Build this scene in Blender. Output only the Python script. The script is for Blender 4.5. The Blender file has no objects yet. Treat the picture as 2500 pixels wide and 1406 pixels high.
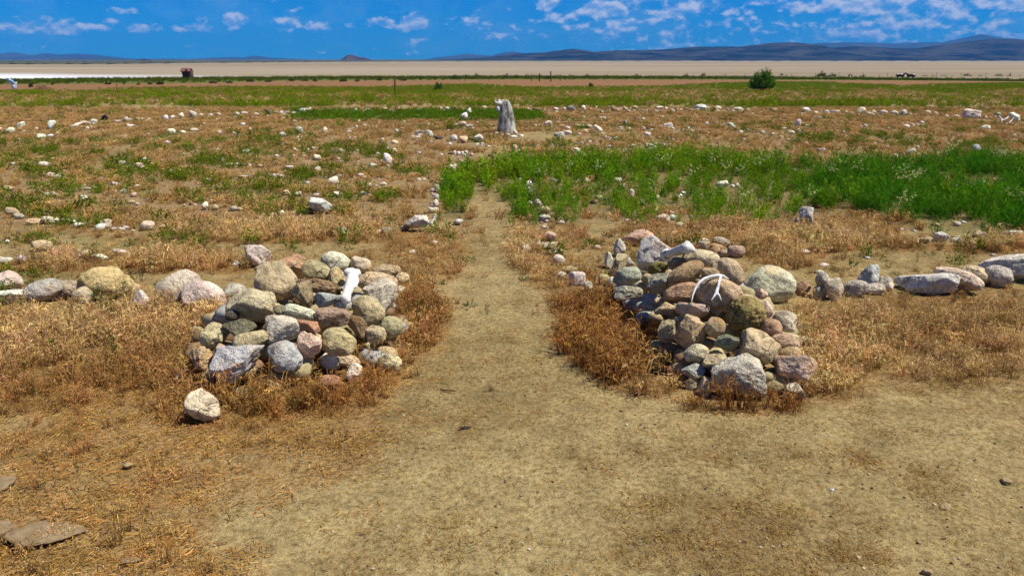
import bpy, bmesh, math, random
import numpy as np
from mathutils import Vector, Matrix, Euler
from mathutils.bvhtree import BVHTree

random.seed(7)
RNG = np.random.default_rng(7)
scene = bpy.context.scene
COL = scene.collection
R = math.radians

# ------------------------------------------------------------------ camera
PW, PH = 2500.0, 1406.0          # the photograph's own pixels, used for reading positions off it
FOC, CAMH, PITCH = 1962.0, 1.7, R(15.88)
cam_d = bpy.data.cameras.new('camera')
cam_d.sensor_width = 36.0
cam_d.lens = FOC / PW * 36.0
cam_d.clip_start = 0.05
cam_d.clip_end = 30000
cam = bpy.data.objects.new('camera', cam_d)
cam.location = (0, 0, CAMH)
cam.rotation_euler = (math.pi / 2 - PITCH, 0, 0)
COL.objects.link(cam)
scene.camera = cam

# ------------------------------------------------------------------ sun, sky, exposure
SUN_EL, SUN_AZ = R(60), R(99)     # azimuth clockwise from +Y (straight ahead): high, from the right
sd = Vector((math.cos(SUN_EL) * math.sin(SUN_AZ), math.cos(SUN_EL) * math.cos(SUN_AZ), math.sin(SUN_EL)))
sun_d = bpy.data.lights.new('sun', 'SUN')
sun_d.energy = 5.0
sun_d.angle = R(0.53)
sun_d.color = (1.0, 0.955, 0.88)
sun = bpy.data.objects.new('sun', sun_d)
sun.rotation_euler = sd.to_track_quat('Z', 'Y').to_euler()
sun.location = (30, 20, 60)
COL.objects.link(sun)

world = bpy.data.worlds.new('World')
scene.world = world
world.use_nodes = True
SKY_STRENGTH = 0.052
SKY_TINT = (0.015, 0.63, 1.42)
CLOUD_LIT, CLOUD_DARK = (9.4, 10.0, 12.0), (2.8, 5.4, 10.6)

scene.view_settings.view_transform = 'Standard'
scene.view_settings.look = 'None'
scene.view_settings.exposure = 0.42
scene.view_settings.gamma = 1.0
scene.view_settings.use_curve_mapping = False
scene.render.engine = 'CYCLES'
scene.cycles.max_bounces = 6
scene.cycles.diffuse_bounces = 3
scene.cycles.glossy_bounces = 2
scene.cycles.volume_bounces = 0
scene.cycles.transparent_max_bounces = 6
scene.cycles.use_denoising = True
scene.cycles.denoising_prefilter = 'ACCURATE'
scene.cycles.sample_clamp_indirect = 6

# ------------------------------------------------------------------ projection helpers
CP, SP = math.cos(PITCH), math.sin(PITCH)


def ray(px, py):
    a, b = (px - PW / 2) / FOC, -(py - PH / 2) / FOC
    return Vector((a, CP + b * SP, -SP + b * CP))      # per unit of depth along the lens axis


def at_depth(px, py, d):
    return Vector((0, 0, CAMH)) + ray(px, py) * d


def on_plane(px, py, z=0.0):
    r = ray(px, py)
    return Vector((0, 0, CAMH)) + r * ((z - CAMH) / r.z)


def at_y(px, py, y):
    r = ray(px, py)
    return Vector((0, 0, CAMH)) + r * (y / r.y)


def depth_of(p):
    return p.y * CP - (p.z - CAMH) * SP


def project(x, y, z):
    d = y * CP - (z - CAMH) * SP
    d = np.where(d < 0.2, 0.2, d)
    v = y * SP + (z - CAMH) * CP
    return PW / 2 + FOC * x / d, PH / 2 - FOC * v / d


CAM_R, CAM_U, CAM_F = Vector((1, 0, 0)), Vector((0, SP, CP)), Vector((0, CP, -SP))

# ------------------------------------------------------------------ noise (vectorised value noise)


def _hash(ix, iy, iz, seed):
    h = (ix.astype(np.int64) * 374761393 + iy.astype(np.int64) * 668265263 + iz.astype(np.int64) * 2147483647 + seed * 1274126177) & 0xFFFFFFFF
    h = ((h ^ (h >> 13)) * 1274126177) & 0xFFFFFFFF
    h = (h ^ (h >> 16)) & 0xFFFFFFFF
    return h / 4294967295.0


def noise3(p, seed=0):
    p = np.asarray(p, float)
    i = np.floor(p).astype(np.int64)
    f = p - i
    f = f * f * (3 - 2 * f)
    out = 0
    for dx in (0, 1):
        for dy in (0, 1):
            for dz in (0, 1):
                w = (f[:, 0] if dx else 1 - f[:, 0]) * (f[:, 1] if dy else 1 - f[:, 1]) * (f[:, 2] if dz else 1 - f[:, 2])
                out = out + w * _hash(i[:, 0] + dx, i[:, 1] + dy, i[:, 2] + dz, seed)
    return out * 2 - 1


def fbm2(x, y, s, seed=0, oct=3):
    o, a, t = 0, 1.0, 0
    for k in range(oct):
        o = o + a * noise3(np.stack([x * s, y * s, np.full_like(x, 0.37 + k)], 1), seed + k)
        t += a
        a *= 0.55
        s *= 2.1
    return o / t


def sstep(a, b, x):
    t = np.clip((x - a) / (b - a), 0, 1)
    return t * t * (3 - 2 * t)


def blob(px, py, lst):
    """largest of soft ellipses (cx, cy, rx, ry, weight) read off the photo"""
    o = np.zeros_like(px)
    for cx, cy, rx, ry, w in lst:
        q = ((px - cx) / rx) ** 2 + ((py - cy) / ry) ** 2
        o = np.maximum(o, w * (1 - sstep(0.45, 1.5, q)))
    return o


# ------------------------------------------------------------------ node helpers


def new_mat(name, rough=0.9):
    m = bpy.data.materials.new(name)
    m.use_nodes = True
    nt = m.node_tree
    b = nt.nodes['Principled BSDF']
    b.inputs['Roughness'].default_value = rough
    b.inputs['Specular IOR Level'].default_value = 0.08
    return m, nt, b


def nd(nt, kind, **kw):
    n = nt.nodes.new(kind)
    for k, v in kw.items():
        if k in n.inputs:
            n.inputs[k].default_value = v
        else:
            setattr(n, k, v)
    return n


def math_n(nt, op, a, b=None, clamp=False):
    n = nt.nodes.new('ShaderNodeMath')
    n.operation = op
    n.use_clamp = clamp
    for i, v in enumerate((a, b)):
        if v is None:
            continue
        if isinstance(v, (int, float)):
            n.inputs[i].default_value = v
        else:
            nt.links.new(v, n.inputs[i])
    return n.outputs[0]


def mix_c(nt, fac, a, b, mode='MIX'):
    n = nt.nodes.new('ShaderNodeMix')
    n.data_type = 'RGBA'
    n.blend_type = mode
    for sock, v in ((n.inputs[0], fac), (n.inputs[6], a), (n.inputs[7], b)):
        if isinstance(v, (int, float)):
            sock.default_value = v
        elif isinstance(v, tuple):
            sock.default_value = v if len(v) == 4 else (*v, 1)
        else:
            nt.links.new(v, sock)
    return n.outputs[2]


def ramp(nt, fac, stops):
    n = nt.nodes.new('ShaderNodeValToRGB')
    e = n.color_ramp.elements
    while len(e) < len(stops):
        e.new(0.5)
    for el, (p, c) in zip(e, stops):
        el.position = p
        el.color = (c, c, c, 1) if isinstance(c, (int, float)) else (*c, 1)
    nt.links.new(fac, n.inputs[0])
    return n.outputs[0]


def noise_n(nt, vec, scale, detail=3, rough=0.55, w=None):
    n = nt.nodes.new('ShaderNodeTexNoise')
    n.inputs['Scale'].default_value = scale
    n.inputs['Detail'].default_value = detail
    n.inputs['Roughness'].default_value = rough
    if w is not None:
        n.noise_dimensions = '4D'
        nt.links.new(w, n.inputs['W'])
    nt.links.new(vec, n.inputs['Vector'])
    return n.outputs[0]


def bump_n(nt, h, strength, dist):
    n = nt.nodes.new('ShaderNodeBump')
    n.inputs['Strength'].default_value = strength
    n.inputs['Distance'].default_value = dist
    nt.links.new(h, n.inputs['Height'])
    return n.outputs[0]


# ------------------------------------------------------------------ sky with small fair-weather clouds
def build_world():
    nt = world.node_tree
    for n in list(nt.nodes):
        nt.nodes.remove(n)
    out = nt.nodes.new('ShaderNodeOutputWorld')
    bg = nt.nodes.new('ShaderNodeBackground')
    bg.inputs['Strength'].default_value = SKY_STRENGTH
    sky = nt.nodes.new('ShaderNodeTexSky')
    sky.sky_type = 'NISHITA'
    sky.sun_disc = False
    sky.sun_elevation = SUN_EL
    sky.sun_rotation = SUN_AZ
    sky.altitude = 1300
    sky.air_density = 1.0
    sky.dust_density = 0.0
    sky.ozone_density = 6.0
    tint = mix_c(nt, 1.0, sky.outputs[0], SKY_TINT, 'MULTIPLY')
    tc = nt.nodes.new('ShaderNodeTexCoord')
    sep = nt.nodes.new('ShaderNodeSeparateXYZ')
    nt.links.new(tc.outputs['Generated'], sep.inputs[0])
    X, Y, Z = sep.outputs
    u = math_n(nt, 'ARCTAN2', X, Y)
    v = Z
    # cloud bodies: noise over the direction, flattened towards the horizon
    comb = nt.nodes.new('ShaderNodeCombineXYZ')
    nt.links.new(X, comb.inputs[0])
    nt.links.new(Y, comb.inputs[1])
    nt.links.new(math_n(nt, 'MULTIPLY', Z, 1.7), comb.inputs[2])
    P = comb.outputs[0]
    up = nt.nodes.new('ShaderNodeVectorMath')
    up.operation = 'ADD'
    nt.links.new(P, up.inputs[0])
    up.inputs[1].default_value = (0.002, 0.0, 0.009)
    n1 = noise_n(nt, P, 58, 5, 0.60)
    n1b = noise_n(nt, up.outputs[0], 58, 5, 0.60)
    big = noise_n(nt, P, 5.5, 2, 0.5)
    # more cloud towards the right of the view
    cov_n = nt.nodes.new('ShaderNodeMapRange')
    cov_n.interpolation_type = 'SMOOTHSTEP'
    nt.links.new(u, cov_n.inputs[0])
    cov_n.inputs[1].default_value = -0.12
    cov_n.inputs[2].default_value = 0.30
    cov_n.inputs[3].default_value = -0.045
    cov_n.inputs[4].default_value = 0.062
    field = math_n(nt, 'ADD', n1, cov_n.outputs[0])
    field = math_n(nt, 'ADD', field, math_n(nt, 'MULTIPLY', math_n(nt, 'SUBTRACT', big, 0.5), 0.35))
    vb = math_n(nt, 'MULTIPLY', math_n(nt, 'SUBTRACT', Z, .036), 1 / .010)
    band = math_n(nt, 'MULTIPLY', math_n(nt, 'SUBTRACT', 1.0, math_n(nt, 'MULTIPLY', vb, vb), True), .065)
    field = math_n(nt, 'ADD', field, band)
    # the single puffs one can tell apart
    puffs = [(20, 70, 70, 20, .16), (130, 70, 190, 22, .26), (115, 50, 30, 16, .12), (325, 72, 70, 22, .2), (300, 26, 60, 13, .2), (165, 52, 30, 14, .12),
             (455, 68, 60, 18, .2), (500, 74, 50, 16, .12), (577, 50, 46, 34, .27), (700, 50, 70, 36, .2), (775, 65, 60, 26, .26), (690, 70, 60, 14, .14),
             (280, 54, 40, 12, .08), (845, 65, 60, 16, .14), (930, 55, 70, 22, .22), (1010, 58, 66, 34, .28), (1090, 55, 50, 16, .12), (1145, 55, 60, 26, .18),
             (1205, 90, 90, 18, .18), (1025, 97, 50, 14, .12), (690, 98, 50, 12, .1), (610, 87, 70, 9, .12), (540, 113, 40, 10, .08), (465, 110, 40, 10, .1),
             (1332, 12, 52, 26, .34), (1460, 25, 110, 28, .28), (1370, 42, 90, 22, .2), (1525, 5, 50, 12, .12), (1690, 17, 50, 26, .16), (1625, 30, 80, 22, .16),
             (1990, 14, 170, 26, .2), (2105, 18, 110, 30, .2), (2230, 6, 80, 16, .16), (2335, 20, 60, 22, .16), (2450, 8, 110, 20, .18), (1870, 6, 90, 14, .18),
             (1800, 28, 70, 16, .14), (1640, 85, 90, 16, .1), (2090, 85, 110, 14, .14), (2450, 85, 80, 16, .12), (2210, 62, 60, 14, .1), (1760, 57, 60, 12, .1),
             (1520, 54, 80, 12, .12), (95, 128, 70, 10, .08), (1120, 20, 1, 1, .0)]
    tot = None
    vlow = None
    for px, py, w, h, s in puffs:
        if s <= 0:
            continue
        d = ray(px, py).normalized()
        du, dv = 1.0 / (w / 2 * 1.35 / FOC), 1.0 / (h / 2 * 1.45 / FOC)
        a = math_n(nt, 'MULTIPLY', math_n(nt, 'SUBTRACT', u, math.atan2(d.x, d.y)), du)
        b = math_n(nt, 'MULTIPLY', math_n(nt, 'SUBTRACT', v, d.z), dv)
        q = math_n(nt, 'ADD', math_n(nt, 'MULTIPLY', a, a), math_n(nt, 'MULTIPLY', b, b))
        g = math_n(nt, 'MULTIPLY', math_n(nt, 'SUBTRACT', 1.0, q, True), s * 1.3)
        tot = g if tot is None else math_n(nt, 'MAXIMUM', tot, g)
    field = math_n(nt, 'ADD', field, tot)
    dens = nt.nodes.new('ShaderNodeMapRange')
    dens.interpolation_type = 'SMOOTHSTEP'
    nt.links.new(field, dens.inputs[0])
    dens.inputs[1].default_value = 0.54
    dens.inputs[2].default_value = 0.78
    dens.inputs[3].default_value = 0.0
    dens.inputs[4].default_value = 0.76
    # lit tops, blue-grey bases: is there less cloud just above?
    lit = nt.nodes.new('ShaderNodeMapRange')
    nt.links.new(math_n(nt, 'SUBTRACT', n1, n1b), lit.inputs[0])
    lit.inputs[1].default_value = -0.10
    lit.inputs[2].default_value = 0.14
    cc = mix_c(nt, lit.outputs[0], CLOUD_DARK, CLOUD_LIT)
    # thin far veil of cloud among the puffs
    veil = math_n(nt, 'MULTIPLY', ramp(nt, noise_n(nt, P, 11, 4, 0.6), [(0.45, 0.0), (0.75, 0.28)]), 1.0)
    col = mix_c(nt, veil, tint, (4.4, 7.0, 11.2))
    col = mix_c(nt, dens.outputs[0], col, cc)
    nt.links.new(col, bg.inputs['Color'])
    nt.links.new(bg.outputs[0], out.inputs['Surface'])
    world.cycles.sampling_method = 'MANUAL'
    world.cycles.sample_map_resolution = 512


build_world()

# ------------------------------------------------------------------ object helpers


def tag(o, label=None, cat=None, group=None, kind=None):
    for k, v in (('label', label), ('category', cat), ('group', group), ('kind', kind)):
        if v:
            o[k] = v
    return o


def link(name, me, parent=None, loc=None):
    o = bpy.data.objects.new(name, me)
    COL.objects.link(o)
    if loc is not None:
        o.location = loc
    if parent is not None:
        o.parent = parent
    return o


def empty(name, loc=(0, 0, 0), rz=0):
    o = bpy.data.objects.new(name, None)
    o.empty_display_size = 0.1
    o.location = loc
    o.rotation_euler = (0, 0, rz)
    COL.objects.link(o)
    return o


def mesh_np(name, v, f, mat=None, smooth=True):
    me = bpy.data.meshes.new(name)
    v = np.asarray(v, np.float32)
    f = np.asarray(f, np.int32)
    k = f.shape[1]
    me.vertices.add(len(v))
    me.vertices.foreach_set('co', v.ravel())
    me.loops.add(f.size)
    me.loops.foreach_set('vertex_index', f.ravel())
    me.polygons.add(len(f))
    me.polygons.foreach_set('loop_start', np.arange(0, f.size, k, dtype=np.int32))
    if smooth:
        me.polygons.foreach_set('use_smooth', np.ones(len(f), bool))
    me.update(calc_edges=True)
    if mat:
        me.materials.append(mat)
    return me


class MB:
    """collects simple shapes into one mesh"""

    def __init__(s):
        s.v, s.f = [], []

    def add(s, v, f):
        o = len(s.v)
        s.v += [tuple(p) for p in v]
        s.f += [tuple(i + o for i in q) for q in f]

    def box(s, c, d, rot=None):
        pts = []
        for x in (-.5, .5):
            for y in (-.5, .5):
                for z in (-.5, .5):
                    p = Vector((x * d[0], y * d[1], z * d[2]))
                    if rot is not None:
                        p = rot @ p
                    pts.append(p + Vector(c))
        s.add(pts, [(0, 1, 3, 2), (4, 6, 7, 5), (0, 4, 5, 1), (2, 3, 7, 6), (0, 2, 6, 4), (1, 5, 7, 3)])

    def tube(s, pts, rads, n=8, cap=True):
        pts = [Vector(p) for p in pts]
        rings = []
        ref = None
        for i, p in enumerate(pts):
            t = (pts[min(i + 1, len(pts) - 1)] - pts[max(i - 1, 0)]).normalized()
            if ref is None:
                ref = t.orthogonal().normalized()
            ref = (ref - t * ref.dot(t)).normalized()
            b = t.cross(ref)
            rings.append([p + (ref * math.cos(a) + b * math.sin(a)) * rads[i] for a in [2 * math.pi * k / n for k in range(n)]])
        v = [q for r in rings for q in r]
        f = []
        for i in range(len(pts) - 1):
            for k in range(n):
                f.append((i * n + k, i * n + (k + 1) % n, (i + 1) * n + (k + 1) % n, (i + 1) * n + k))
        if cap:
            f.append(tuple(reversed(range(n))))
            f.append(tuple(range((len(pts) - 1) * n, len(pts) * n)))
        s.add(v, f)

    def mesh(s, name, mat, smooth=False):
        me = bpy.data.meshes.new(name)
        me.from_pydata(s.v, [], s.f)
        if smooth:
            me.polygons.foreach_set('use_smooth', [True] * len(me.polygons))
        me.update()
        if mat:
            me.materials.append(mat)
        return me

    def build(s, name, mat, parent=None, smooth=False):
        return link(name, s.mesh(name, mat, smooth), parent)


# ------------------------------------------------------------------ ground zones, read off the photo in its own pixels
GREEN_TOP = ([1060, 1100, 1180, 1280, 1400, 1500, 1600, 1750, 1900, 2000, 2120, 2230, 2320, 2420, 2500, 2700],
             [475, 455, 420, 405, 402, 396, 392, 394, 404, 412, 412, 402, 390, 394, 402, 400])
GREEN_BOT = ([1060, 1100, 1170, 1240, 1300, 1360, 1450, 1500, 1560, 1620, 1700, 1780, 1850, 1900, 2000, 2100, 2200, 2300, 2500, 2700],
             [530, 532, 525, 548, 540, 542, 560, 525, 560, 530, 566, 558, 572, 535, 505, 520, 548, 566, 566, 566])
PATH_L = ([380, 480, 560, 640, 700, 760, 850, 950, 1050, 1200, 1420], [1190, 1172, 1165, 1150, 1125, 1108, 1092, 1010, 950, 880, 820])
PATH_R = ([380, 480, 560, 640, 700, 760, 850, 900, 950, 1000, 1025, 1060], [1210, 1218, 1232, 1256, 1284, 1300, 1385, 1420, 1490, 1650, 2050, 2600])
TALL = [(720, 955, 240, 70, 1), (560, 960, 130, 65, .95), (1010, 800, 85, 80, .95), (985, 700, 55, 55, .7), (890, 900, 120, 60, .95), (300, 850, 320, 130, .75),
        (100, 900, 200, 120, .6), (470, 800, 80, 90, .85), (330, 770, 220, 45, .95), (500, 1000, 120, 40, .7), (90, 770, 150, 45, .8),
        (1490, 820, 115, 110, 1), (1560, 915, 110, 55, 1), (1410, 735, 75, 60, .85), (1780, 990, 140, 28, 1), (1900, 965, 80, 45, .8), (2050, 850, 110, 110, .9),
        (2200, 800, 250, 85, .6), (2300, 870, 220, 75, .5), (2420, 760, 120, 60, .7), (2020, 925, 80, 60, .8), (2250, 745, 200, 26, .6), (1980, 770, 80, 26, .6),
        (1050, 620, 85, 60, .9), (1275, 610, 50, 60, .75), (1335, 650, 60, 60, .9), (1350, 580, 80, 38, .8), (700, 575, 420, 22, .75), (330, 648, 330, 22, .9),
        (850, 545, 200, 28, .8), (600, 523, 300, 20, .75), (1900, 592, 280, 38, .95), (1700, 575, 200, 25, .8), (2120, 545, 120, 28, .95), (2350, 607, 200, 14, .95),
        (1960, 640, 120, 18, .8)]
BARE = [(380, 675, 230, 16, .8), (740, 610, 200, 18, .8), (2250, 640, 300, 24, .95), (1500, 570, 110, 20, .7), (1330, 335, 90, 13, 1), (1210, 375, 60, 22, .7), (880, 515, 90, 14, .6),
        (1180, 500, 50, 26, .7), (100, 1000, 100, 40, .5), (2200, 560, 60, 12, .5), (300, 365, 120, 6, .5), (1900, 330, 120, 7, .6), (2080, 375, 90, 10, .5), (250, 590, 200, 12, .5),
        (1480, 322, 100, 8, .5)]
GREENLOW = [(90, 372, 110, 7, .9), (140, 420, 110, 12, .8), (130, 452, 70, 8, .9), (440, 425, 60, 16, 1), (300, 405, 60, 18, .7), (560, 400, 90, 14, .8), (620, 380, 60, 8, .8),
            (270, 465, 110, 8, .9), (60, 505, 110, 22, .9), (450, 480, 60, 12, .7), (600, 480, 60, 12, .8), (840, 375, 110, 16, .8), (960, 395, 60, 14, .9), (1010, 425, 40, 10, .9),
            (900, 410, 140, 12, .5), (750, 440, 100, 14, .5), (1380, 355, 50, 8, .7), (2180, 345, 110, 14, .7), (2390, 355, 110, 14, .6), (1990, 345, 60, 12, .6),
            (80, 675, 110, 18, .9), (60, 760, 90, 50, .8), (250, 540, 160, 20, .5), (120, 590, 120, 16, .5), (640, 335, 60, 8, .6), (350, 600, 200, 18, .4), (1120, 430, 40, 20, .5)]


def zones(x, y):
    """weights of the ground covers at ground points (x, y)"""
    px, py = project(x, y, np.zeros_like(x))
    front = y > 0.4
    n1 = fbm2(x, y, 1.1, 3, 3)
    n2 = fbm2(x, y, 0.35, 11, 3)
    n3 = fbm2(x, y, 4.0, 19, 2)
    scale = 60 / (1 + np.abs(y))           # pixels of noise shrink with distance
    wx, wy = px + n1 * scale * 6, py + n3 * scale * 1.2 + n1 * scale * 1.5
    dist = np.hypot(x, y)
    near = 1 - sstep(6.6, 8.0, y)
    L = np.interp(py, *PATH_L)
    Rr = np.interp(py, *PATH_R)
    wob_ = n3 * 26 + n1 * 22
    path = sstep(-34, 42, wx - L + wob_) * sstep(-34, 42, Rr - wx + wob_)
    path = np.where(py < 395, 0, path)
    tall = blob(wx, wy, TALL)
    bare = np.maximum(blob(wx, wy, BARE), path)
    low = blob(wx, wy, GREENLOW)
    gt, gb = np.interp(px, *GREEN_TOP), np.interp(px, *GREEN_BOT)
    green = sstep(-6, 8, wy - gt) * sstep(-14, 10, gb - wy) * sstep(1050, 1085, wx)
    thin = blob(px, py, [(1190, 510, 55, 32, .95), (1400, 480, 40, 22, .6), (1450, 535, 60, 20, .7), (1640, 530, 60, 18, .5)])
    green = green * (1 - thin)
    # bands beyond the far ring of stones
    b_grass = sstep(258, 252, py) * sstep(200, 214, py)
    topedge = np.interp(px, [0, 400, 600, 900, 1150, 1300, 1600, 1750, 1950, 2200, 2500], [225, 222, 214, 214, 206, 214, 212, 204, 198, 210, 200])
    far_g = sstep(-2, 3, py - topedge) * sstep(-4, 3, 263 - py + n2 * 3)
    strip = sstep(690, 730, px) * sstep(1345, 1310, px) * sstep(270, 274, py + n1 * 2) * sstep(300, 292, py + n1 * 3)
    mixn = sstep(-0.25, 0.25, n2 + 0.8 * n1 + np.interp(py, [200, 216, 228, 238, 248, 256, 263], [.8, .4, -.05, -.25, -.25, .10, .2]) + np.interp(px, [0, 250, 500], [-.05, 0, 0])
                 - np.where((px < 420) & (py > 243), .35, 0) - np.where((px > 1350) & (py > 222) & (py < 246), .22, 0))
    far_g = far_g * mixn
    edge_scrub = np.interp(px, [0, 450, 700, 1200, 2500], [206.5, 204, 197, 194, 192])
    red = sstep(2, -1.5, py - topedge) * sstep(-1, 1.0, py - edge_scrub)
    scrub = sstep(1.0, -1, py - edge_scrub)
    mid = sstep(7.5, 9.0, y) * sstep(262, 270, py)
    z = dict(px=px, py=py, path=path, tall=tall, bare=bare, low=low, green=green, far_g=far_g, strip=strip, red=red, scrub=scrub, mid=mid, near=near, n1=n1, n2=n2, n3=n3, front=front)
    return z


def ground_z(x, y):
    d = np.hypot(x, y)
    base = -1.9 * sstep(62, 175, d)
    und = 0.02 * fbm2(x, y, 0.5, 31, 2) + 0.010 * fbm2(x, y, 2.2, 37, 3)
    fine = np.where(d < 13, (0.008 * fbm2(x, y, 9.0, 41, 3) + 0.010 * fbm2(x, y, 3.3, 47, 2)) * (1 - sstep(9, 13, d)), 0)
    return base + und * (1 - sstep(40, 60, d)) + fine


PLAYA_Z = -1.5
DIRT, DIRT2 = np.array((.322, .242, .104)), np.array((.250, .182, .074))
LITTER, RUST = np.array((.33, .195, .075)), np.array((.21, .105, .032))
PINKTAN, SAGE = np.array((.27, .175, .085)), np.array((.10, .13, .025))
REDDIRT = np.array((.235, .125, .055))


def build_ground():
    rr = [1.0]
    while rr[-1] < 190:
        rr.append(rr[-1] * 1.0105)
    rr = np.array(rr)
    fr = np.radians(np.arange(-46, 46.01, 0.2))
    bk = np.radians(np.linspace(46, 314, 50))[1:-1]
    an = np.concatenate([fr, bk])
    n, m = len(rr), len(an)
    X = (rr[:, None] * np.sin(an)[None]).ravel()
    Y = (rr[:, None] * np.cos(an)[None]).ravel()
    Zz = ground_z(X, Y)
    z = zones(X, Y)
    V = np.stack([X, Y, Zz], 1)
    c = np.arange(m)
    i = np.arange(n - 1)[:, None] * m
    F = np.stack([i + c, i + (c + 1) % m, i + m + (c + 1) % m, i + m + c], -1).reshape(-1, 4)[:, ::-1]

    def mixc(a, b, t):
        return a * (1 - t[:, None]) + b * t[:, None]
    N = len(X)
    C = mixc(np.repeat(DIRT[None], N, 0), np.repeat(DIRT2[None], N, 0), sstep(-.5, .6, z['n1']))
    bl = (1 - z['bare']) * z['front'] * z['near']
    left = sstep(60, -160, z['px'] - np.interp(z['py'], *PATH_L)) * sstep(700, 800, z['py'])
    lit = np.clip(.22 * bl + .5 * left * (1 - z['bare']) + .5 * z['tall'], 0, 1) * sstep(-.55, .35, z['n1'] + .6 * z['n3'])
    C = mixc(C, np.repeat(LITTER[None], N, 0), np.clip(lit, 0, .85))
    foref = sstep(960, 1060, z['py']) * z['front'] * sstep(-.1, .6, z['n1'] * .9 + z['n3'] * .8 + z['n2'] * .3)
    C = mixc(C, np.repeat(np.array((.20, .125, .048))[None], N, 0), .55 * foref)
    C = mixc(C, np.repeat(RUST[None], N, 0), np.clip(.75 * z['tall'] * (1 - z['bare']), 0, .8))
    C = mixc(C, np.repeat(PINKTAN[None], N, 0), .7 * z['mid'] * (1 - z['bare']))
    C = mixc(C, np.repeat(SAGE[None], N, 0), np.clip(.55 * z['low'] * (1 - .5 * z['path']) * sstep(-.3, .3, z['n1'] + z['n3']), 0, .6))
    C = mixc(C, np.repeat(np.array((.055, .10, .012))[None], N, 0), .75 * np.maximum(z['far_g'], z['strip']))
    C = mixc(C, np.repeat(np.array((.10, .12, .03))[None], N, 0), .45 * z['green'])
    C = mixc(C, np.repeat(REDDIRT[None], N, 0), z['red'])
    C = mixc(C, np.repeat(np.array((.11, .125, .022))[None], N, 0), z['scrub'])
    m_, nt, b = new_mat('dry_soil', 0.95)
    at = nd(nt, 'ShaderNodeAttribute', attribute_name='Cd')
    tc = nd(nt, 'ShaderNodeTexCoord')
    P = tc.outputs['Object']
    f1 = noise_n(nt, P, 5, 4, .6)
    f2 = noise_n(nt, P, 42, 4, .65)
    f3 = noise_n(nt, P, 190, 2, .6)
    k = mix_c(nt, 1.0, at.outputs['Color'], ramp(nt, f1, [(.25, .70), (.75, 1.22)]), 'MULTIPLY')
    k = mix_c(nt, 1.0, k, ramp(nt, f2, [(.28, .50), (.5, 1.0), (.75, 1.35)]), 'MULTIPLY')
    k = mix_c(nt, 1.0, k, ramp(nt, f3, [(.3, .7), (.65, 1.15), (.8, 1.5)]), 'MULTIPLY')
    fl = noise_n(nt, P, 24, 5, .72)
    k = mix_c(nt, ramp(nt, fl, [(.50, 0), (.62, .65)]), k, mix_c(nt, 1.0, k, (.62, .48, .34), 'MULTIPLY'))
    k = mix_c(nt, ramp(nt, noise_n(nt, P, 75, 2, .5), [(.69, 0), (.74, .75)]), k, (.10, .065, .03))
    k = mix_c(nt, ramp(nt, noise_n(nt, P, 110, 1, .5), [(.74, 0), (.78, .8)]), k, (.55, .44, .25))
    nt.links.new(k, b.inputs['Base Color'])
    hgt = math_n(nt, 'ADD', math_n(nt, 'MULTIPLY', f2, 1.0), math_n(nt, 'MULTIPLY', f3, .35))
    nt.links.new(bump_n(nt, hgt, .75, .02), b.inputs['Normal'])
    me = mesh_np('ground', V, F, m_)
    a = me.attributes.new('Cd', 'FLOAT_COLOR', 'POINT')
    a.data.foreach_set('color', np.concatenate([C, np.ones((N, 1))], 1).astype(np.float32).ravel())
    tag(link('ground', me), kind='structure')


build_ground()


def build_playa():
    """the pale dry lakebed, one sheet out past the hills"""
    ys = np.concatenate([np.arange(-60, 160, 20), 160 * 1.09 ** np.arange(0, 46)])
    xs = np.linspace(-1, 1, 61)
    V, F = [], []
    for y in ys:
        for t in xs:
            V.append((t * (300 + 1.1 * max(y, 0)), y, PLAYA_Z))
    w = len(xs)
    for j in range(len(ys) - 1):
        for i in range(w - 1):
            F.append((j * w + i, j * w + i + 1, (j + 1) * w + i + 1, (j + 1) * w + i))
    m, nt, b = new_mat('lakebed_clay', 1.0)
    tc = nd(nt, 'ShaderNodeTexCoord')
    sep = nd(nt, 'ShaderNodeSeparateXYZ')
    nt.links.new(tc.outputs['Object'], sep.inputs[0])
    mp = nd(nt, 'ShaderNodeMapping')
    mp.inputs['Scale'].default_value = (.004, .012, 1)
    nt.links.new(tc.outputs['Object'], mp.inputs[0])
    n = noise_n(nt, mp.outputs[0], 1.0, 5, .6)
    base = ramp(nt, n, [(.3, (.215, .165, .098)), (.5, (.25, .20, .122)), (.72, (.32, .265, .175))])
    # salt crust along the near left shore
    shore = math_n(nt, 'ADD', sep.outputs[0], math_n(nt, 'MULTIPLY', math_n(nt, 'SUBTRACT', n, .5), 120))
    lim = nd(nt, 'ShaderNodeMapRange')
    nt.links.new(shore, lim.inputs[0])
    lim.inputs[1].default_value = -110
    lim.inputs[2].default_value = 30
    lim.inputs[3].default_value = 206
    lim.inputs[4].default_value = 110
    wob = math_n(nt, 'ADD', sep.outputs[1], math_n(nt, 'MULTIPLY', math_n(nt, 'SUBTRACT', n, .5), 70))
    salt = math_n(nt, 'MULTIPLY', math_n(nt, 'SUBTRACT', lim.outputs[0], wob), .02)
    salt = math_n(nt, 'MULTIPLY', math_n(nt, 'MINIMUM', math_n(nt, 'MAXIMUM', salt, 0.0), 1.0), .9)
    k = mix_c(nt, salt, base, (.72, .72, .76))
    nt.links.new(k, b.inputs['Base Color'])
    tag(link('playa', mesh_np('playa', V, F, m)), kind='structure')


build_playa()


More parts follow.
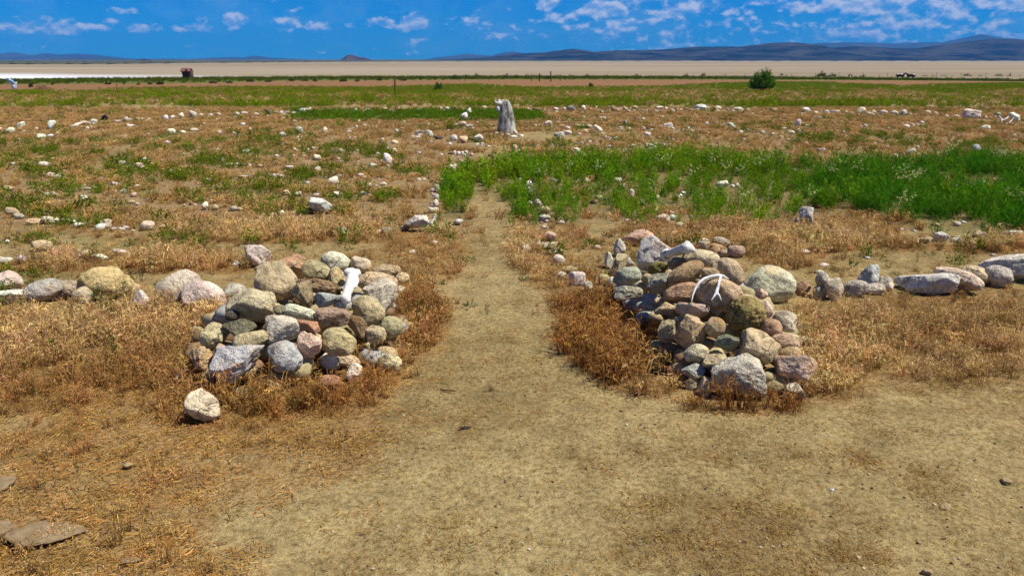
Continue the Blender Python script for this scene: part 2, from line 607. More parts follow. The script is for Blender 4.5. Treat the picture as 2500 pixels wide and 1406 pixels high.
# ------------------------------------------------------------------ far sagebrush flats, hills and mountains
def hill_mat(name, c1, c2, sc):
    m, nt, b = new_mat(name, 1.0)
    b.inputs['Specular IOR Level'].default_value = 0
    tc = nd(nt, 'ShaderNodeTexCoord')
    n = noise_n(nt, tc.outputs['Object'], sc, 6, .65)
    nt.links.new(ramp(nt, n, [(.40, c1), (.62, c2)]), b.inputs['Base Color'])
    return m


def hill(name, D, prof, back, mat, seed, rough=.06, front=None):
    xs = np.arange(prof[0][0], prof[-1][0] + .1, 5.0)
    tops = np.interp(xs, [p[0] for p in prof], [p[1] for p in prof])
    zt = np.array([at_y(x, t, D).z for x, t in zip(xs, tops)])
    wx = np.array([at_y(x, 140, D).x for x in xs])
    nz = fbm2(wx, np.full_like(wx, seed * 7.3), 9.0 / D * 20 / 3, seed, 3)
    rows = []
    front = front or back * .8
    ts = np.linspace(-1, 1, 21)
    hmax = max(zt.max() - PLAYA_Z, 1)
    for t in ts:
        prof_t = 1 - abs(t) ** 1.35
        yy = D + (front if t < 0 else back) * t
        gull = fbm2(wx, np.full_like(wx, yy), 14.0 / D, seed + 5, 4)
        hh = (zt - PLAYA_Z) * prof_t * (1 + gull * .35 * (1 - prof_t) * (abs(t) < .999)) + rough * hmax * .3 * nz * (prof_t > .98)
        rows.append(np.stack([wx, np.full_like(wx, yy) + gull * front * .05, PLAYA_Z - .6 + np.maximum(hh, 0) + .0 * wx], 1))
    V = np.concatenate(rows)
    w = len(xs)
    F = [(j * w + i, j * w + i + 1, (j + 1) * w + i + 1, (j + 1) * w + i) for j in range(len(ts) - 1) for i in range(w - 1)]
    return tag(link(name, mesh_np(name, V, F, mat)), kind='structure')


M_SHADEDHILL = hill_mat('cloud_shaded_hillside', (.004, .006, .009), (.050, .042, .038), .012)  # cloud shadow over the hills is put into these dark, patchy colours
M_FARHILL = hill_mat('far_mountain_rock', (.025, .028, .034), (.05, .05, .055), .004)
M_RED = hill_mat('red_cinder_rock', (.04, .022, .02), (.085, .05, .042), .04)
M_CONE = hill_mat('dark_lava_rock', (.022, .02, .022), (.06, .045, .04), .06)
hill('hills', 2300, [(1040, 148), (1090, 145), (1180, 141), (1260, 131), (1330, 128), (1372, 122), (1400, 119.5), (1425, 122), (1450, 127), (1500, 123), (1545, 123), (1620, 121),
                     (1660, 117), (1700, 114), (1800, 114), (1842, 110), (1870, 105.5), (1910, 103.5), (1950, 104.5), (1985, 108), (2010, 117), (2040, 116), (2080, 112.5),
                     (2130, 115), (2200, 119), (2240, 118), (2290, 110), (2350, 102), (2420, 95), (2480, 96), (2560, 104), (2700, 118), (2900, 140)], 420, M_SHADEDHILL, 3)
hill('hills', 1950, [(1380, 149), (1440, 143), (1520, 141), (1600, 143), (1700, 141), (1800, 142), (1950, 139), (2080, 136), (2200, 140), (2350, 134), (2500, 133), (2700, 138), (2900, 147)],
     150, M_SHADEDHILL, 8)
hill('mountains', 4600, [(1960, 118), (1990, 106), (2040, 104), (2110, 104), (2180, 107), (2230, 104), (2300, 103), (2320, 98), (2350, 92), (2385, 84), (2400, 86), (2430, 92), (2470, 95),
                         (2520, 100), (2600, 104), (2700, 118)], 500, M_FARHILL, 12)
hill('mountains', 4700, [(1030, 148), (1060, 141), (1100, 137), (1140, 131), (1165, 134), (1200, 136), (1230, 128), (1255, 126), (1290, 133), (1330, 140), (1400, 148)], 400, M_FARHILL, 15)
hill('mountains', 4700, [(-220, 138), (-100, 128), (-40, 134), (0, 133), (30, 128), (50, 134), (75, 141), (95, 134), (117, 130), (130, 134), (160, 133), (190, 131), (225, 133), (260, 138), (300, 143),
                         (340, 146), (400, 143), (470, 145), (520, 141), (570, 140), (600, 141), (625, 136), (650, 141), (700, 143), (780, 147), (840, 149)], 400, M_FARHILL, 18)
hill('hills', 3300, [(100, 150), (150, 143), (190, 140), (215, 144), (260, 142), (330, 146), (400, 151)], 200, M_FARHILL, 20)
hill('hills', 1500, [(316, 154), (332, 148), (345, 143.5), (352, 142.5), (362, 146), (374, 151), (386, 154)], 34, M_CONE, 22)
hill('hills', 1900, [(826, 149.5), (836, 143), (846, 135.5), (856, 133), (868, 136), (880, 141), (888, 139.5), (898, 143), (910, 149.5)], 50, M_RED, 25)


def build_far_flats():
    """dark sagebrush flat between the lakebed and the mountains"""
    m, nt, b = new_mat('sagebrush_flat', 1.0)
    tc = nd(nt, 'ShaderNodeTexCoord')
    mp = nd(nt, 'ShaderNodeMapping')
    mp.inputs['Scale'].default_value = (.02, .004, 1)
    nt.links.new(tc.outputs['Object'], mp.inputs[0])
    n = noise_n(nt, mp.outputs[0], 3, 5, .7)
    nt.links.new(ramp(nt, n, [(.35, (.035, .042, .022)), (.65, (.10, .095, .05))]), b.inputs['Base Color'])
    near = [(-900, 158), (0, 157.5), (250, 157), (430, 155), (620, 153.2), (900, 151.3), (1200, 150), (1500, 149.4), (2500, 149.2), (3400, 149.2)]
    V, F = [], []
    xs = np.arange(-900, 3401, 20.0)
    for x in xs:
        y0 = np.interp(x, [p[0] for p in near], [p[1] for p in near]) + .35 * math.sin(x * .13) + .25 * math.sin(x * .41 + 1) + random.uniform(-.2, .2)
        p = on_plane(x, y0, PLAYA_Z)
        q = on_plane(x, 146.2, PLAYA_Z)
        V += [(p.x, p.y, PLAYA_Z + .01), (p.x, p.y + 3, PLAYA_Z + .5), (q.x, max(q.y, 0), PLAYA_Z + .5)]
    for i in range(len(xs) - 1):
        F += [(i * 3, i * 3 + 3, i * 3 + 4, i * 3 + 1), (i * 3 + 1, i * 3 + 4, i * 3 + 5, i * 3 + 2)]
    tag(link('terrain', mesh_np('terrain', V, F, m)), kind='structure')


build_far_flats()


def build_haze():
    m = bpy.data.materials.new('haze')
    m.use_nodes = True
    nt = m.node_tree
    nt.nodes.clear()
    out = nt.nodes.new('ShaderNodeOutputMaterial')
    vol = nt.nodes.new('ShaderNodeVolumePrincipled')
    vol.inputs['Color'].default_value = (.08, .38, .90, 1)
    vol.inputs['Density'].default_value = 1.5e-4
    vol.inputs['Anisotropy'].default_value = 0.0
    nt.links.new(vol.outputs[0], out.inputs['Volume'])
    mb = MB()
    mb.box((0, 2900, 78), (17000, 6400, 164))
    o = mb.build('haze', m)
    tag(o, 'thin blue haze over the lakebed and the far hills', 'haze', kind='stuff')


build_haze()
#--PART2--
# ------------------------------------------------------------------ stones
PAL = dict(grey=(.42, .40, .34), pale=(.55, .505, .40), white=(.74, .69, .59), blue=(.36, .385, .41), tan=(.50, .375, .205), olive=(.42, .35, .18), brown=(.26, .165, .085),
           orange=(.46, .265, .13), pink=(.57, .43, .315), moss=(.20, .145, .03), green=(.33, .335, .24), dark=(.10, .085, .07), red=(.37, .185, .10), yellow=(.52, .37, .15))


def stone_mat():
    m, nt, b = new_mat('granite', .92)
    oi = nd(nt, 'ShaderNodeObjectInfo')
    tc = nd(nt, 'ShaderNodeTexCoord')
    P = tc.outputs['Object']
    W = math_n(nt, 'MULTIPLY', oi.outputs['Random'], 37.0)
    big = noise_n(nt, P, 7, 3, .6, W)
    mid = noise_n(nt, P, 34, 4, .65, W)
    fine = noise_n(nt, P, 150, 2, .6, W)
    patch = noise_n(nt, P, 5.0, 2, .5, math_n(nt, 'ADD', W, 9.1))
    k = mix_c(nt, 1.0, oi.outputs['Color'], ramp(nt, big, [(.26, .60), (.5, 1.0), (.74, 1.28)]), 'MULTIPLY')
    k = mix_c(nt, 1.0, k, ramp(nt, mid, [(.3, (.52, .49, .45)), (.5, (1, 1, 1)), (.72, (1.25, 1.22, 1.16))]), 'MULTIPLY')
    # weathered rusty or ochre areas, different on each stone
    pf = math_n(nt, 'MULTIPLY', ramp(nt, patch, [(.56, 0), (.68, .5)]), oi.outputs['Random'])
    k = mix_c(nt, pf, k, mix_c(nt, 1.0, oi.outputs['Color'], (1.05, .72, .40), 'MULTIPLY'))
    vo = nd(nt, 'ShaderNodeTexVoronoi', feature='DISTANCE_TO_EDGE')
    vo.inputs['Scale'].default_value = 5.5
    dv = nt.nodes.new('ShaderNodeVectorMath')
    dv.operation = 'MULTIPLY_ADD'
    tn = nt.nodes.new('ShaderNodeTexNoise')
    tn.inputs['Scale'].default_value = 9
    nt.links.new(P, tn.inputs['Vector'])
    nt.links.new(tn.outputs['Color'], dv.inputs[0])
    dv.inputs[1].default_value = (.16, .16, .16)
    nt.links.new(P, dv.inputs[2])
    nt.links.new(dv.outputs[0], vo.inputs['Vector'])
    crack = math_n(nt, 'MULTIPLY', ramp(nt, vo.outputs[0], [(0.0, .6), (.018, 0)]), ramp(nt, noise_n(nt, P, 3.3, 2, .5, W), [(.50, 0), (.58, 1)]))
    k = mix_c(nt, crack, k, mix_c(nt, 1.0, k, (.22, .19, .16), 'MULTIPLY'))
    lich = ramp(nt, noise_n(nt, P, 13, 4, .7, math_n(nt, 'ADD', W, 4.7)), [(.60, 0), (.66, .45)])
    k = mix_c(nt, lich, k, (.52, .50, .38))
    # mineral grains
    k = mix_c(nt, ramp(nt, fine, [(.36, .85), (.44, 0)]), k, mix_c(nt, 1.0, k, (.34, .33, .33), 'MULTIPLY'))
    k = mix_c(nt, ramp(nt, fine, [(.62, 0), (.72, .5)]), k, mix_c(nt, 1.0, k, (1.5, 1.5, 1.5), 'MULTIPLY'))
    nt.links.new(k, b.inputs['Base Color'])
    h = math_n(nt, 'ADD', math_n(nt, 'MULTIPLY', mid, 1.0), math_n(nt, 'MULTIPLY', fine, .3))
    h = math_n(nt, 'SUBTRACT', h, math_n(nt, 'MULTIPLY', crack, .6))
    nt.links.new(bump_n(nt, h, 1.0, .022), b.inputs['Normal'])
    return m


M_STONE = stone_mat()
ICO = {}


def ico(n):
    if n not in ICO:
        bm = bmesh.new()
        bmesh.ops.create_icosphere(bm, subdivisions=n, radius=1)
        bm.verts.ensure_lookup_table()
        v = np.array([q.co[:] for q in bm.verts])
        f = np.array([[q.index for q in p.verts] for p in bm.faces])
        e = np.array([[q.index for q in p.verts] for p in bm.edges])
        bm.free()
        deg = np.bincount(e.ravel(), minlength=len(v)).astype(float)
        ICO[n] = (v / np.linalg.norm(v, axis=1)[:, None], f, e, deg)
    return ICO[n]


KINDS = dict(  # squareness, cut planes, cut depth range, noise, smoothing passes, fine noise
    round=(2.3, 9, (.78, .97), .10, 2, .020), egg=(2.1, 6, (.84, 1.0), .07, 3, .014), block=(3.2, 11, (.66, .92), .09, 1, .028), angular=(2.3, 14, (.52, .84), .11, 0, .030),
    slab=(3.0, 10, (.64, .90), .09, 0, .026), rough=(2.4, 12, (.58, .9), .18, 0, .060), shard=(2.2, 9, (.48, .8), .10, 0, .024), cube=(6.0, 5, (.86, 1.0), .06, 1, .024),
    chunk=(2.6, 9, (.62, .92), .16, 0, .035), lobes=(2.0, 6, (.8, 1.0), .16, 1, .020), moss=(2.0, 2, (.9, 1.0), .08, 0, .08))


def rock_verts(seed, kind, sub):
    if sub <= 3 and kind in ('round', 'egg', 'block'):
        kind = ('angular', 'chunk', 'rough', 'chunk')[seed % 4]      # the small field stones are broken and lumpy
    p, npl, (lo, hi), amp, sm, fine = KINDS[kind]
    v, f, e, deg = ico(sub)
    rg = np.random.default_rng(seed)
    q = v.copy()
    r = (np.abs(q) ** p).sum(1) ** (-1 / p)
    for _ in range(npl):
        d = rg.normal(size=3)
        d /= np.linalg.norm(d)
        dot = v @ d
        r = np.minimum(r, np.where(dot > .05, rg.uniform(lo, hi) / np.maximum(dot, .05), 9))
    off = rg.uniform(-50, 50, 3)
    r = r * (1 + amp * noise3(v * 1.3 + off, 1) + amp * .55 * noise3(v * 2.9 + off, 2))
    if kind == 'lobes':
        r = r * (1 - .42 * np.exp(-((v[:, 1] - .15) / .22) ** 2) * (v[:, 0] > -9))
    P = v * r[:, None]
    for _ in range(sm):
        s = np.zeros_like(P)
        np.add.at(s, e[:, 0], P[e[:, 1]])
        np.add.at(s, e[:, 1], P[e[:, 0]])
        P = .4 * P + .6 * s / deg[:, None]
    nn = P / np.linalg.norm(P, axis=1)[:, None]
    P = P + nn * (fine * (noise3(P * 7 + off, 4) + .7 * noise3(P * 15 + off, 5)))[:, None]
    if kind == 'moss':
        P = P + nn * (.05 * noise3(P * 22 + off, 6) * sstep(-.3, .3, P[:, 1] + P[:, 2] * .5))[:, None]
    lo_, hi_ = P.min(0), P.max(0)
    return (P - (lo_ + hi_) / 2) / ((hi_ - lo_) / 2), f


SPOTS, COBS = [], []
BVHS = []      # stones one can rest things on


def frame_at(px, py, rot):
    F = ray(px, py).normalized()
    U = CAM_R - F * CAM_R.dot(F)
    U.normalize()
    V = U.cross(F)
    V = V if V.z > 0 else -V
    c, s = math.cos(R(rot)), math.sin(R(rot))
    return U * c + V * s, V * c - U * s, -F


def mound_left(x, y):
    q = ((x + 1.32) / .80) ** 2 + ((y - 4.85) / 1.08) ** 2
    return .43 * max(0, 1 - q) ** .75


def mound_right(x, y):
    dx, dy = x - 1.22, y - 4.98
    a, b = dy * .995 - dx * .09, dx * .995 + dy * .09
    q = (a / 1.25) ** 2 + (b / .60) ** 2
    return .48 * max(0, 1 - q) ** .75


def hit_mound(px, py, fn, lift=0):
    r = ray(px, py)
    t = 2.5
    while t < 8:
        p = Vector((0, 0, CAMH)) + r * t
        g = fn(p.x, p.y)
        if p.z <= g + lift:
            return p, (g > 0.0)
        t += .01
    return p, False


NST = [0]


def make_stone(name, px, py, w, h, rot, kind, color, label, group, cat='stone', ground=None, sub=None, depth_k=None, jitter=.06):
    """a stone with the outline size (w, h) it has in the photo, at its own distance"""
    NST[0] += 1
    seed = 1000 + NST[0]
    sub = sub or (5 if max(w, h) > 58 else 4)
    rg = random.Random(seed)
    ww, hh = abs(w * math.cos(R(rot))) + abs(h * math.sin(R(rot))), abs(h * math.cos(R(rot))) + abs(w * math.sin(R(rot)))
    if ground is not None:
        p, on = hit_mound(px, py, ground)
        d = depth_of(p)
        a, b = w / 2 / FOC * d, h / 2 / FOC * d
        c = (depth_k or .85) * math.sqrt(a * b)
        if on:
            p = p + ray(px, py).normalized() * c * .25
        else:
            ground = None
    if ground is None:
        d = 6.0
        for _ in range(8):
            b_ = min(ww, hh) / 2 / FOC * d
            zc = hh / 2 / FOC * d * .75
            p = on_plane(px, py, zc)
            d = depth_of(p)
        a, b = w / 2 / FOC * d, h / 2 / FOC * d
        c = (depth_k or .85) * math.sqrt(a * b)
    k = 1.03
    V, f = rock_verts(seed, kind, sub)
    U_, V_, W_ = frame_at(px, py, rot)
    M = np.array([U_, V_, W_])                       # rows: world axes of the stone
    P = (V * np.array([a * k, b * k, c * k])) @ M
    o = link(name, mesh_np(name, P, f, M_STONE), loc=p)
    col = PAL[color] if isinstance(color, str) else color
    lum = .3 * col[0] + .6 * col[1] + .1 * col[2]
    col = [c * .76 + .24 * lum * t for c, t in zip(col, (1.06, 1.0, .88))]
    j = [1 + rg.uniform(-jitter, jitter) for _ in range(3)]
    br = 1.1 + rg.uniform(-.10, .08)
    o.color = (*[min(.85, x * y * br * t) for x, y, t in zip(col, j, (1.05, 1.01, .90))], 1)
    tag(o, label, cat, group)
    SPOTS.append((p.x, p.y, max(a, b * .6), p.z + b, 3 if name == 'field_stone' else sub))
    if sub >= 4:
        BVHS.append(BVHTree.FromPolygons([tuple(q) for q in (P + np.array(p))], [tuple(t) for t in f.tolist()]))
    return o


LC = 'stones heaped in the left cairn'
# crop coordinates of the left cairn: photo = 400 + x / 2.812, 560 + y / 2.812
LEFT = [
    (645, 182, 190, 150, -12, 'angular', 'pale', 'pale grey blocky boulder on bare soil just behind the left cairn', 0),
    (490, 430, 150, 125, 0, 'round', 'grey', 'small round grey stone behind the big olive block of the left cairn', 0),
    (885, 250, 215, 172, -8, 'block', 'orange', 'orange-brown stone behind the big round boulder on the left cairn', 1),
    (1180, 226, 205, 140, -14, 'egg', 'pale', 'smooth pale oval stone at the very top rear of the left cairn', 1),
    (1350, 245, 140, 108, -18, 'round', 'pink', 'pinkish oval stone right of the topmost pale oval, left cairn', 1),
    (1525, 292, 205, 108, 8, 'round', 'tan', 'long flat-topped tan stone at the right rear of the left cairn', 1),
    (1640, 340, 95, 90, 0, 'round', 'tan', 'small tan stone at the far right rear end of the left cairn', 0),
    (1625, 430, 85, 90, -30, 'round', 'pale', 'small pale stone in grass at the right edge of the left cairn', 0),
    (1050, 290, 205, 142, -20, 'egg', 'olive', 'olive egg-shaped stone between the orange stone and the bone, left cairn', 1),
    (1190, 335, 140, 125, -35, 'angular', 'tan', 'tan wedge of stone tucked behind the white bone, left cairn', 1),
    (1465, 368, 275, 150, -8, 'round', 'tan', 'broad tan stone just right of the white bone, left cairn', 1),
    (1495, 462, 235, 250, 12, 'angular', 'pale', 'large pale granite boulder at the right shoulder of the left cairn', 1),
    (1400, 560, 235, 190, -38, 'round', 'olive', 'olive-grey stone leaning on the large pale boulder, left cairn', 1),
    (1070, 390, 315, 110, -20, 'rough', 'brown', 'rough brown pitted slab running towards the bone, left cairn', 1),
    (955, 455, 150, 185, 18, 'angular', (.30, .215, .10), 'dark olive-brown stone under the big round boulder, left cairn', 1),
    (770, 355, 285, 278, 0, 'round', (.50, .385, .215), 'big round tan boulder, the highest stone of the left cairn', 1),
    (1130, 490, 205, 108, -4, 'angular', 'blue', 'blue-grey stone at the lower end of the bone, left cairn', 1),
    (1215, 520, 70, 70, -40, 'shard', 'pale', 'small pale chip under the lower end of the bone, left cairn', 1),
    (600, 520, 335, 232, 4, 'block', (.50, .41, .225), 'big olive-tan block on the left shoulder of the left cairn', 1),
    (800, 555, 90, 75, 0, 'round', 'olive', 'small olive stone wedged right of the olive-tan block, left cairn', 1),
    (470, 590, 95, 70, 0, 'round', 'dark', 'small dark stone under the olive-tan block, left cairn', 1),
    (930, 578, 215, 108, -20, 'slab', 'pale', 'pale slab left of the flat rusty slab, left cairn', 1),
    (1150, 602, 280, 138, 2, 'slab', (.36, .24, .15), 'flat rusty grey slab below the blue-grey stone, left cairn', 1),
    (985, 665, 185, 105, -22, 'angular', 'red', 'rust-red wedge under the flat slab, left cairn', 1),
    (810, 690, 232, 200, -5, 'block', 'pale', 'pale grey squarish stone in the middle of the left cairn', 1),
    (515, 682, 225, 140, -8, 'angular', (.19, .165, .10), 'dark olive angular stone under the olive-tan block, left cairn', 1),
    (340, 730, 190, 172, 30, 'round', 'tan', 'tan-grey stone at the left edge of the left cairn', 1),
    (600, 762, 245, 120, 14, 'round', 'olive', 'pale olive stone behind the large blue-grey boulder, left cairn', 1),
    (391, 842, 105, 112, 40, 'angular', 'orange', 'small orange stone left of the blue-grey boulder, left cairn', 1),
    (270, 892, 172, 185, 10, 'rough', (.43, .29, .12), 'ochre-stained rough stone at the left foot of the left cairn', 1),
    (510, 892, 385, 262, 28, 'angular', (.45, .46, .46), 'large speckled blue-grey boulder at the front of the left cairn', 1),
    (830, 872, 245, 220, -8, 'round', (.41, .42, .43), 'rounded blue-grey stone right of the large speckled boulder, left cairn', 1),
    (995, 802, 168, 190, -10, 'rough', 'pink', 'pinkish rough stone right of the rounded blue-grey stone, left cairn', 1),
    (1200, 772, 242, 192, -8, 'round', 'olive', 'olive-tan round stone under the rusty slab, left cairn', 1),
    (1336, 660, 215, 108, -50, 'slab', 'brown', 'long brown stone leaning steeply at the right of the rusty slab, left cairn', 1),
    (1455, 722, 140, 130, 0, 'round', 'tan', 'tan stone at the right foot of the leaning brown stone, left cairn', 1),
    (1565, 672, 160, 150, -20, 'round', 'olive', 'pale olive stone at the right foot of the left cairn', 1),
    (1395, 820, 100, 110, 0, 'round', 'tan', 'tan stone half hidden in grass at the right foot of the left cairn', 0),
    (140, 1010, 112, 100, 0, 'round', 'tan', 'small tan stone at the outer left foot of the left cairn', 0),
    (300, 1032, 85, 150, -22, 'round', 'tan', 'narrow tan stone leaning left of the large speckled boulder, left cairn', 0),
    (260, 1205, 222, 232, 12, 'angular', (.56, .46, .33), 'pale tan boulder lying alone in the grass before the left cairn', 0),
    (1145, 908, 150, 118, -15, 'round', 'white', 'white rounded stone at the front right of the left cairn', 0),
    (1270, 905, 165, 95, -20, 'round', (.55, .45, .28), 'cream stone beside the white one at the front of the left cairn', 0),
    (1312, 985, 110, 140, -12, 'angular', 'white', 'cracked whitish stone upright in the grass before the left cairn', 0),
    (1140, 1052, 155, 108, 0, 'round', 'red', 'rust-red stone sunk in dry grass before the left cairn', 0),
    (1550, 912, 172, 122, -8, 'round', (.52, .41, .25), 'tan stone with a dark crack in grass right of the left cairn', 0),
    (570, 1125, 165, 100, 0, 'round', 'tan', 'tan stone sunk in grass under the large speckled boulder, left cairn', 0),
]
for x, y, w, h, r_, k, c, lab, on in LEFT:
    s = 2.812
    make_stone('cairn_stone', 400 + x / s, 560 + y / s, w / s, h / s, r_, k, c, lab, LC, ground=mound_left if on else None)

RC = 'stones heaped in the right cairn'
RIGHT = [
    (575, 142, 212, 112, 6, 'round', (.55, .33, .20), 'salmon-orange stone at the top rear of the right cairn', 1),
    (450, 212, 82, 132, -8, 'angular', 'grey', 'dark-sided grey stone left of the salmon-orange stone, right cairn', 1),
    (375, 295, 62, 125, 6, 'shard', 'pale', 'narrow pale shard standing at the left end of the right cairn', 1),
    (445, 322, 84, 168, -24, 'slab', 'olive', 'olive slab leaning left of the grey-green stone, right cairn', 1),
    (518, 312, 62, 75, -10, 'angular', 'blue', 'small bluish stone between the leaning slab and grey boulder, right cairn', 1),
    (690, 250, 275, 255, 20, 'angular', (.44, .43, .41), 'large pale grey granite boulder under the broken bone, right cairn', 1),
    (345, 425, 82, 84, 0, 'round', 'olive', 'small olive stone at the left foot of the leaning slab, right cairn', 1),
    (395, 442, 62, 84, 0, 'round', 'pale', 'small pale stone beside the olive one, left foot of the right cairn', 1),
    (497, 396, 195, 120, 8, 'round', (.40, .39, .31), 'grey-green oval stone at the left side of the right cairn', 1),
    (508, 512, 190, 100, 0, 'block', (.36, .36, .29), 'flat-topped grey-green block below the oval stone, right cairn', 1),
    (940, 162, 60, 55, 0, 'round', 'tan', 'tiny tan stone behind the broken bone, right cairn', 0),
    (1010, 188, 95, 85, 25, 'round', 'pink', 'pink stone just right of the broken bone knob, right cairn', 0),
    (1065, 146, 72, 56, 0, 'rough', 'tan', 'small pitted tan stone topmost behind the right cairn', 0),
    (1132, 172, 130, 72, -15, 'egg', (.40, .33, .24), 'grey-tan oval stone in the rear pile of the right cairn', 0),
    (1110, 206, 115, 50, -10, 'round', 'orange', 'thin orange-tan stone under the grey-tan oval, rear of right cairn', 0),
    (1090, 230, 66, 64, 0, 'round', 'orange', 'small rusty stone in the rear pile of the right cairn', 0),
    (1155, 250, 90, 66, 0, 'round', 'tan', 'small tan stone at the foot of the rear pile, right cairn', 0),
    (1232, 232, 122, 92, 15, 'round', (.42, .30, .20), 'brownish round stone at the right end of the rear pile, right cairn', 0),
    (995, 278, 245, 118, -4, 'egg', (.50, .44, .28), 'smooth pale olive oval stone beneath the bone knob, right cairn', 1),
    (710, 345, 150, 90, 10, 'rough', 'moss', 'moss-yellowed stone under the broken end of the bone, right cairn', 1),
    (850, 322, 155, 100, -12, 'egg', 'brown', 'dark brown oval stone under the bone, right cairn', 1),
    (1180, 366, 235, 172, -22, 'round', (.48, .36, .21), 'tan stone with an ochre stain behind the antler, right cairn', 1),
    (1060, 378, 125, 78, 0, 'round', 'tan', 'tan stone half hidden behind the antler, right cairn', 1),
    (890, 386, 275, 132, 30, 'egg', (.45, .26, .115), 'upper of the two orange-brown long stones, right cairn', 1),
    (720, 445, 172, 172, -22, 'angular', 'green', 'green-grey stone left of the orange-brown stones, right cairn', 1),
    (865, 512, 245, 132, 14, 'round', (.47, .28, .125), 'lower of the two orange-brown stones, beside the antler tip', 1),
    (1130, 520, 335, 218, -10, 'round', (.47, .345, .205), 'big brown-tan oval stone that the antler lies on, right cairn', 1),
    (1455, 462, 335, 272, 0, 'round', (.50, .45, .36), 'very large rounded grey boulder at the right side of the right cairn', 0),
    (1408, 520, 75, 75, 0, 'rough', 'pink', 'small pinkish stone before the very large grey boulder, right cairn', 1),
    (1440, 620, 75, 115, 10, 'round', 'pink', 'pale pink stone right of the mossy ball, right cairn', 1),
    (1300, 655, 262, 252, 0, 'moss', (.30, .215, .055), 'mossy yellow-brown ball of rock in the middle of the right cairn', 1),
    (720, 562, 75, 45, 10, 'slab', 'tan', 'tan chip left of the lower orange-brown stone, right cairn', 1),
    (750, 620, 145, 90, 14, 'angular', 'tan', 'grey-tan pointed stone on the left face of the right cairn', 1),
    (935, 632, 225, 105, -6, 'block', (.48, .36, .28), 'pinkish grey slab under the antler stone, right cairn', 1),
    (1092, 742, 132, 138, -10, 'round', (.45, .30, .165), 'orange-tan round stone left of the mossy ball, right cairn', 1),
    (772, 762, 135, 165, -8, 'angular', 'olive', 'olive stone left of the tall tan-orange block, right cairn', 1),
    (922, 775, 202, 235, -6, 'block', (.49, .335, .19), 'tall tan-orange block on the left front of the right cairn', 1),
    (1180, 850, 178, 128, 8, 'angular', (.17, .18, .12), 'dark green-grey angular stone under the mossy ball, right cairn', 1),
    (965, 918, 168, 128, 14, 'egg', (.48, .43, .29), 'pale olive egg-shaped stone under the tan-orange block, right cairn', 1),
    (1560, 700, 165, 140, -20, 'round', 'pink', 'pale pink boulder at the right edge of the right cairn', 1),
    (1472, 745, 135, 125, 0, 'round', (.40, .23, .14), 'reddish brown stone under the pale pink boulder, right cairn', 1),
    (1565, 840, 190, 112, -5, 'round', (.42, .27, .165), 'reddish tan stone above the flat pinkish slab, right cairn', 1),
    (1682, 842, 122, 84, 0, 'round', 'olive', 'olive-grey stone at the far right edge of the right cairn', 0),
    (1385, 872, 268, 212, -22, 'block', (.53, .37, .235), 'large rounded salmon-tan block at the front of the right cairn', 1),
    (1595, 922, 145, 100, 15, 'round', 'tan', 'tan stone between the salmon block and the flat slab, right cairn', 1),
    (1090, 965, 175, 92, 5, 'slab', 'tan', 'tan slab left of the big front boulder, right cairn', 1),
    (942, 1038, 162, 112, -6, 'angular', (.34, .37, .40), 'blue-grey stone at the left front foot of the right cairn', 1),
    (1255, 1052, 375, 285, -10, 'angular', (.47, .43, .36), 'biggest pale grey angular boulder at the front of the right cairn', 1),
    (1440, 1085, 125, 135, 0, 'angular', (.38, .39, .40), 'blue-grey stone right of the biggest front boulder, right cairn', 0),
    (1622, 1012, 285, 162, -6, 'block', (.51, .38, .25), 'broad pinkish tan stone at the right front of the right cairn', 1),
    (940, 1122, 95, 92, 0, 'round', 'tan', 'small tan stone at the front left toe of the right cairn', 0),
    (1042, 1145, 145, 145, 0, 'angular', (.42, .34, .22), 'tan stone in front of the biggest boulder, right cairn', 0),
    (1625, 1172, 145, 122, -10, 'angular', 'grey', 'grey stone on the soil at the right front toe of the right cairn', 0),
    (545, 642, 125, 112, 0, 'round', 'olive', 'olive-tan stone in the dry grass left of the right cairn', 0),
    (163, 418, 112, 102, 0, 'cube', (.60, .55, .48), 'pale cube-shaped stone standing at the left of the right cairn', 0),
    (235, 470, 62, 85, -15, 'round', 'pale', 'small pale stone right of the cube-shaped stone', 0),
    (110, 356, 112, 52, 0, 'round', 'tan', 'tan stone behind the cube-shaped stone', 0),
    (40, 288, 84, 70, -20, 'round', 'white', 'whitish stone by the path above the cube-shaped stone', 0),
]
for x, y, w, h, r_, k, c, lab, on in RIGHT:
    s = 2.757
    make_stone('cairn_stone', 1350 + x / s, 530 + y / s, w / s, h / s, r_, k, c, lab, RC, ground=mound_right if on else None)

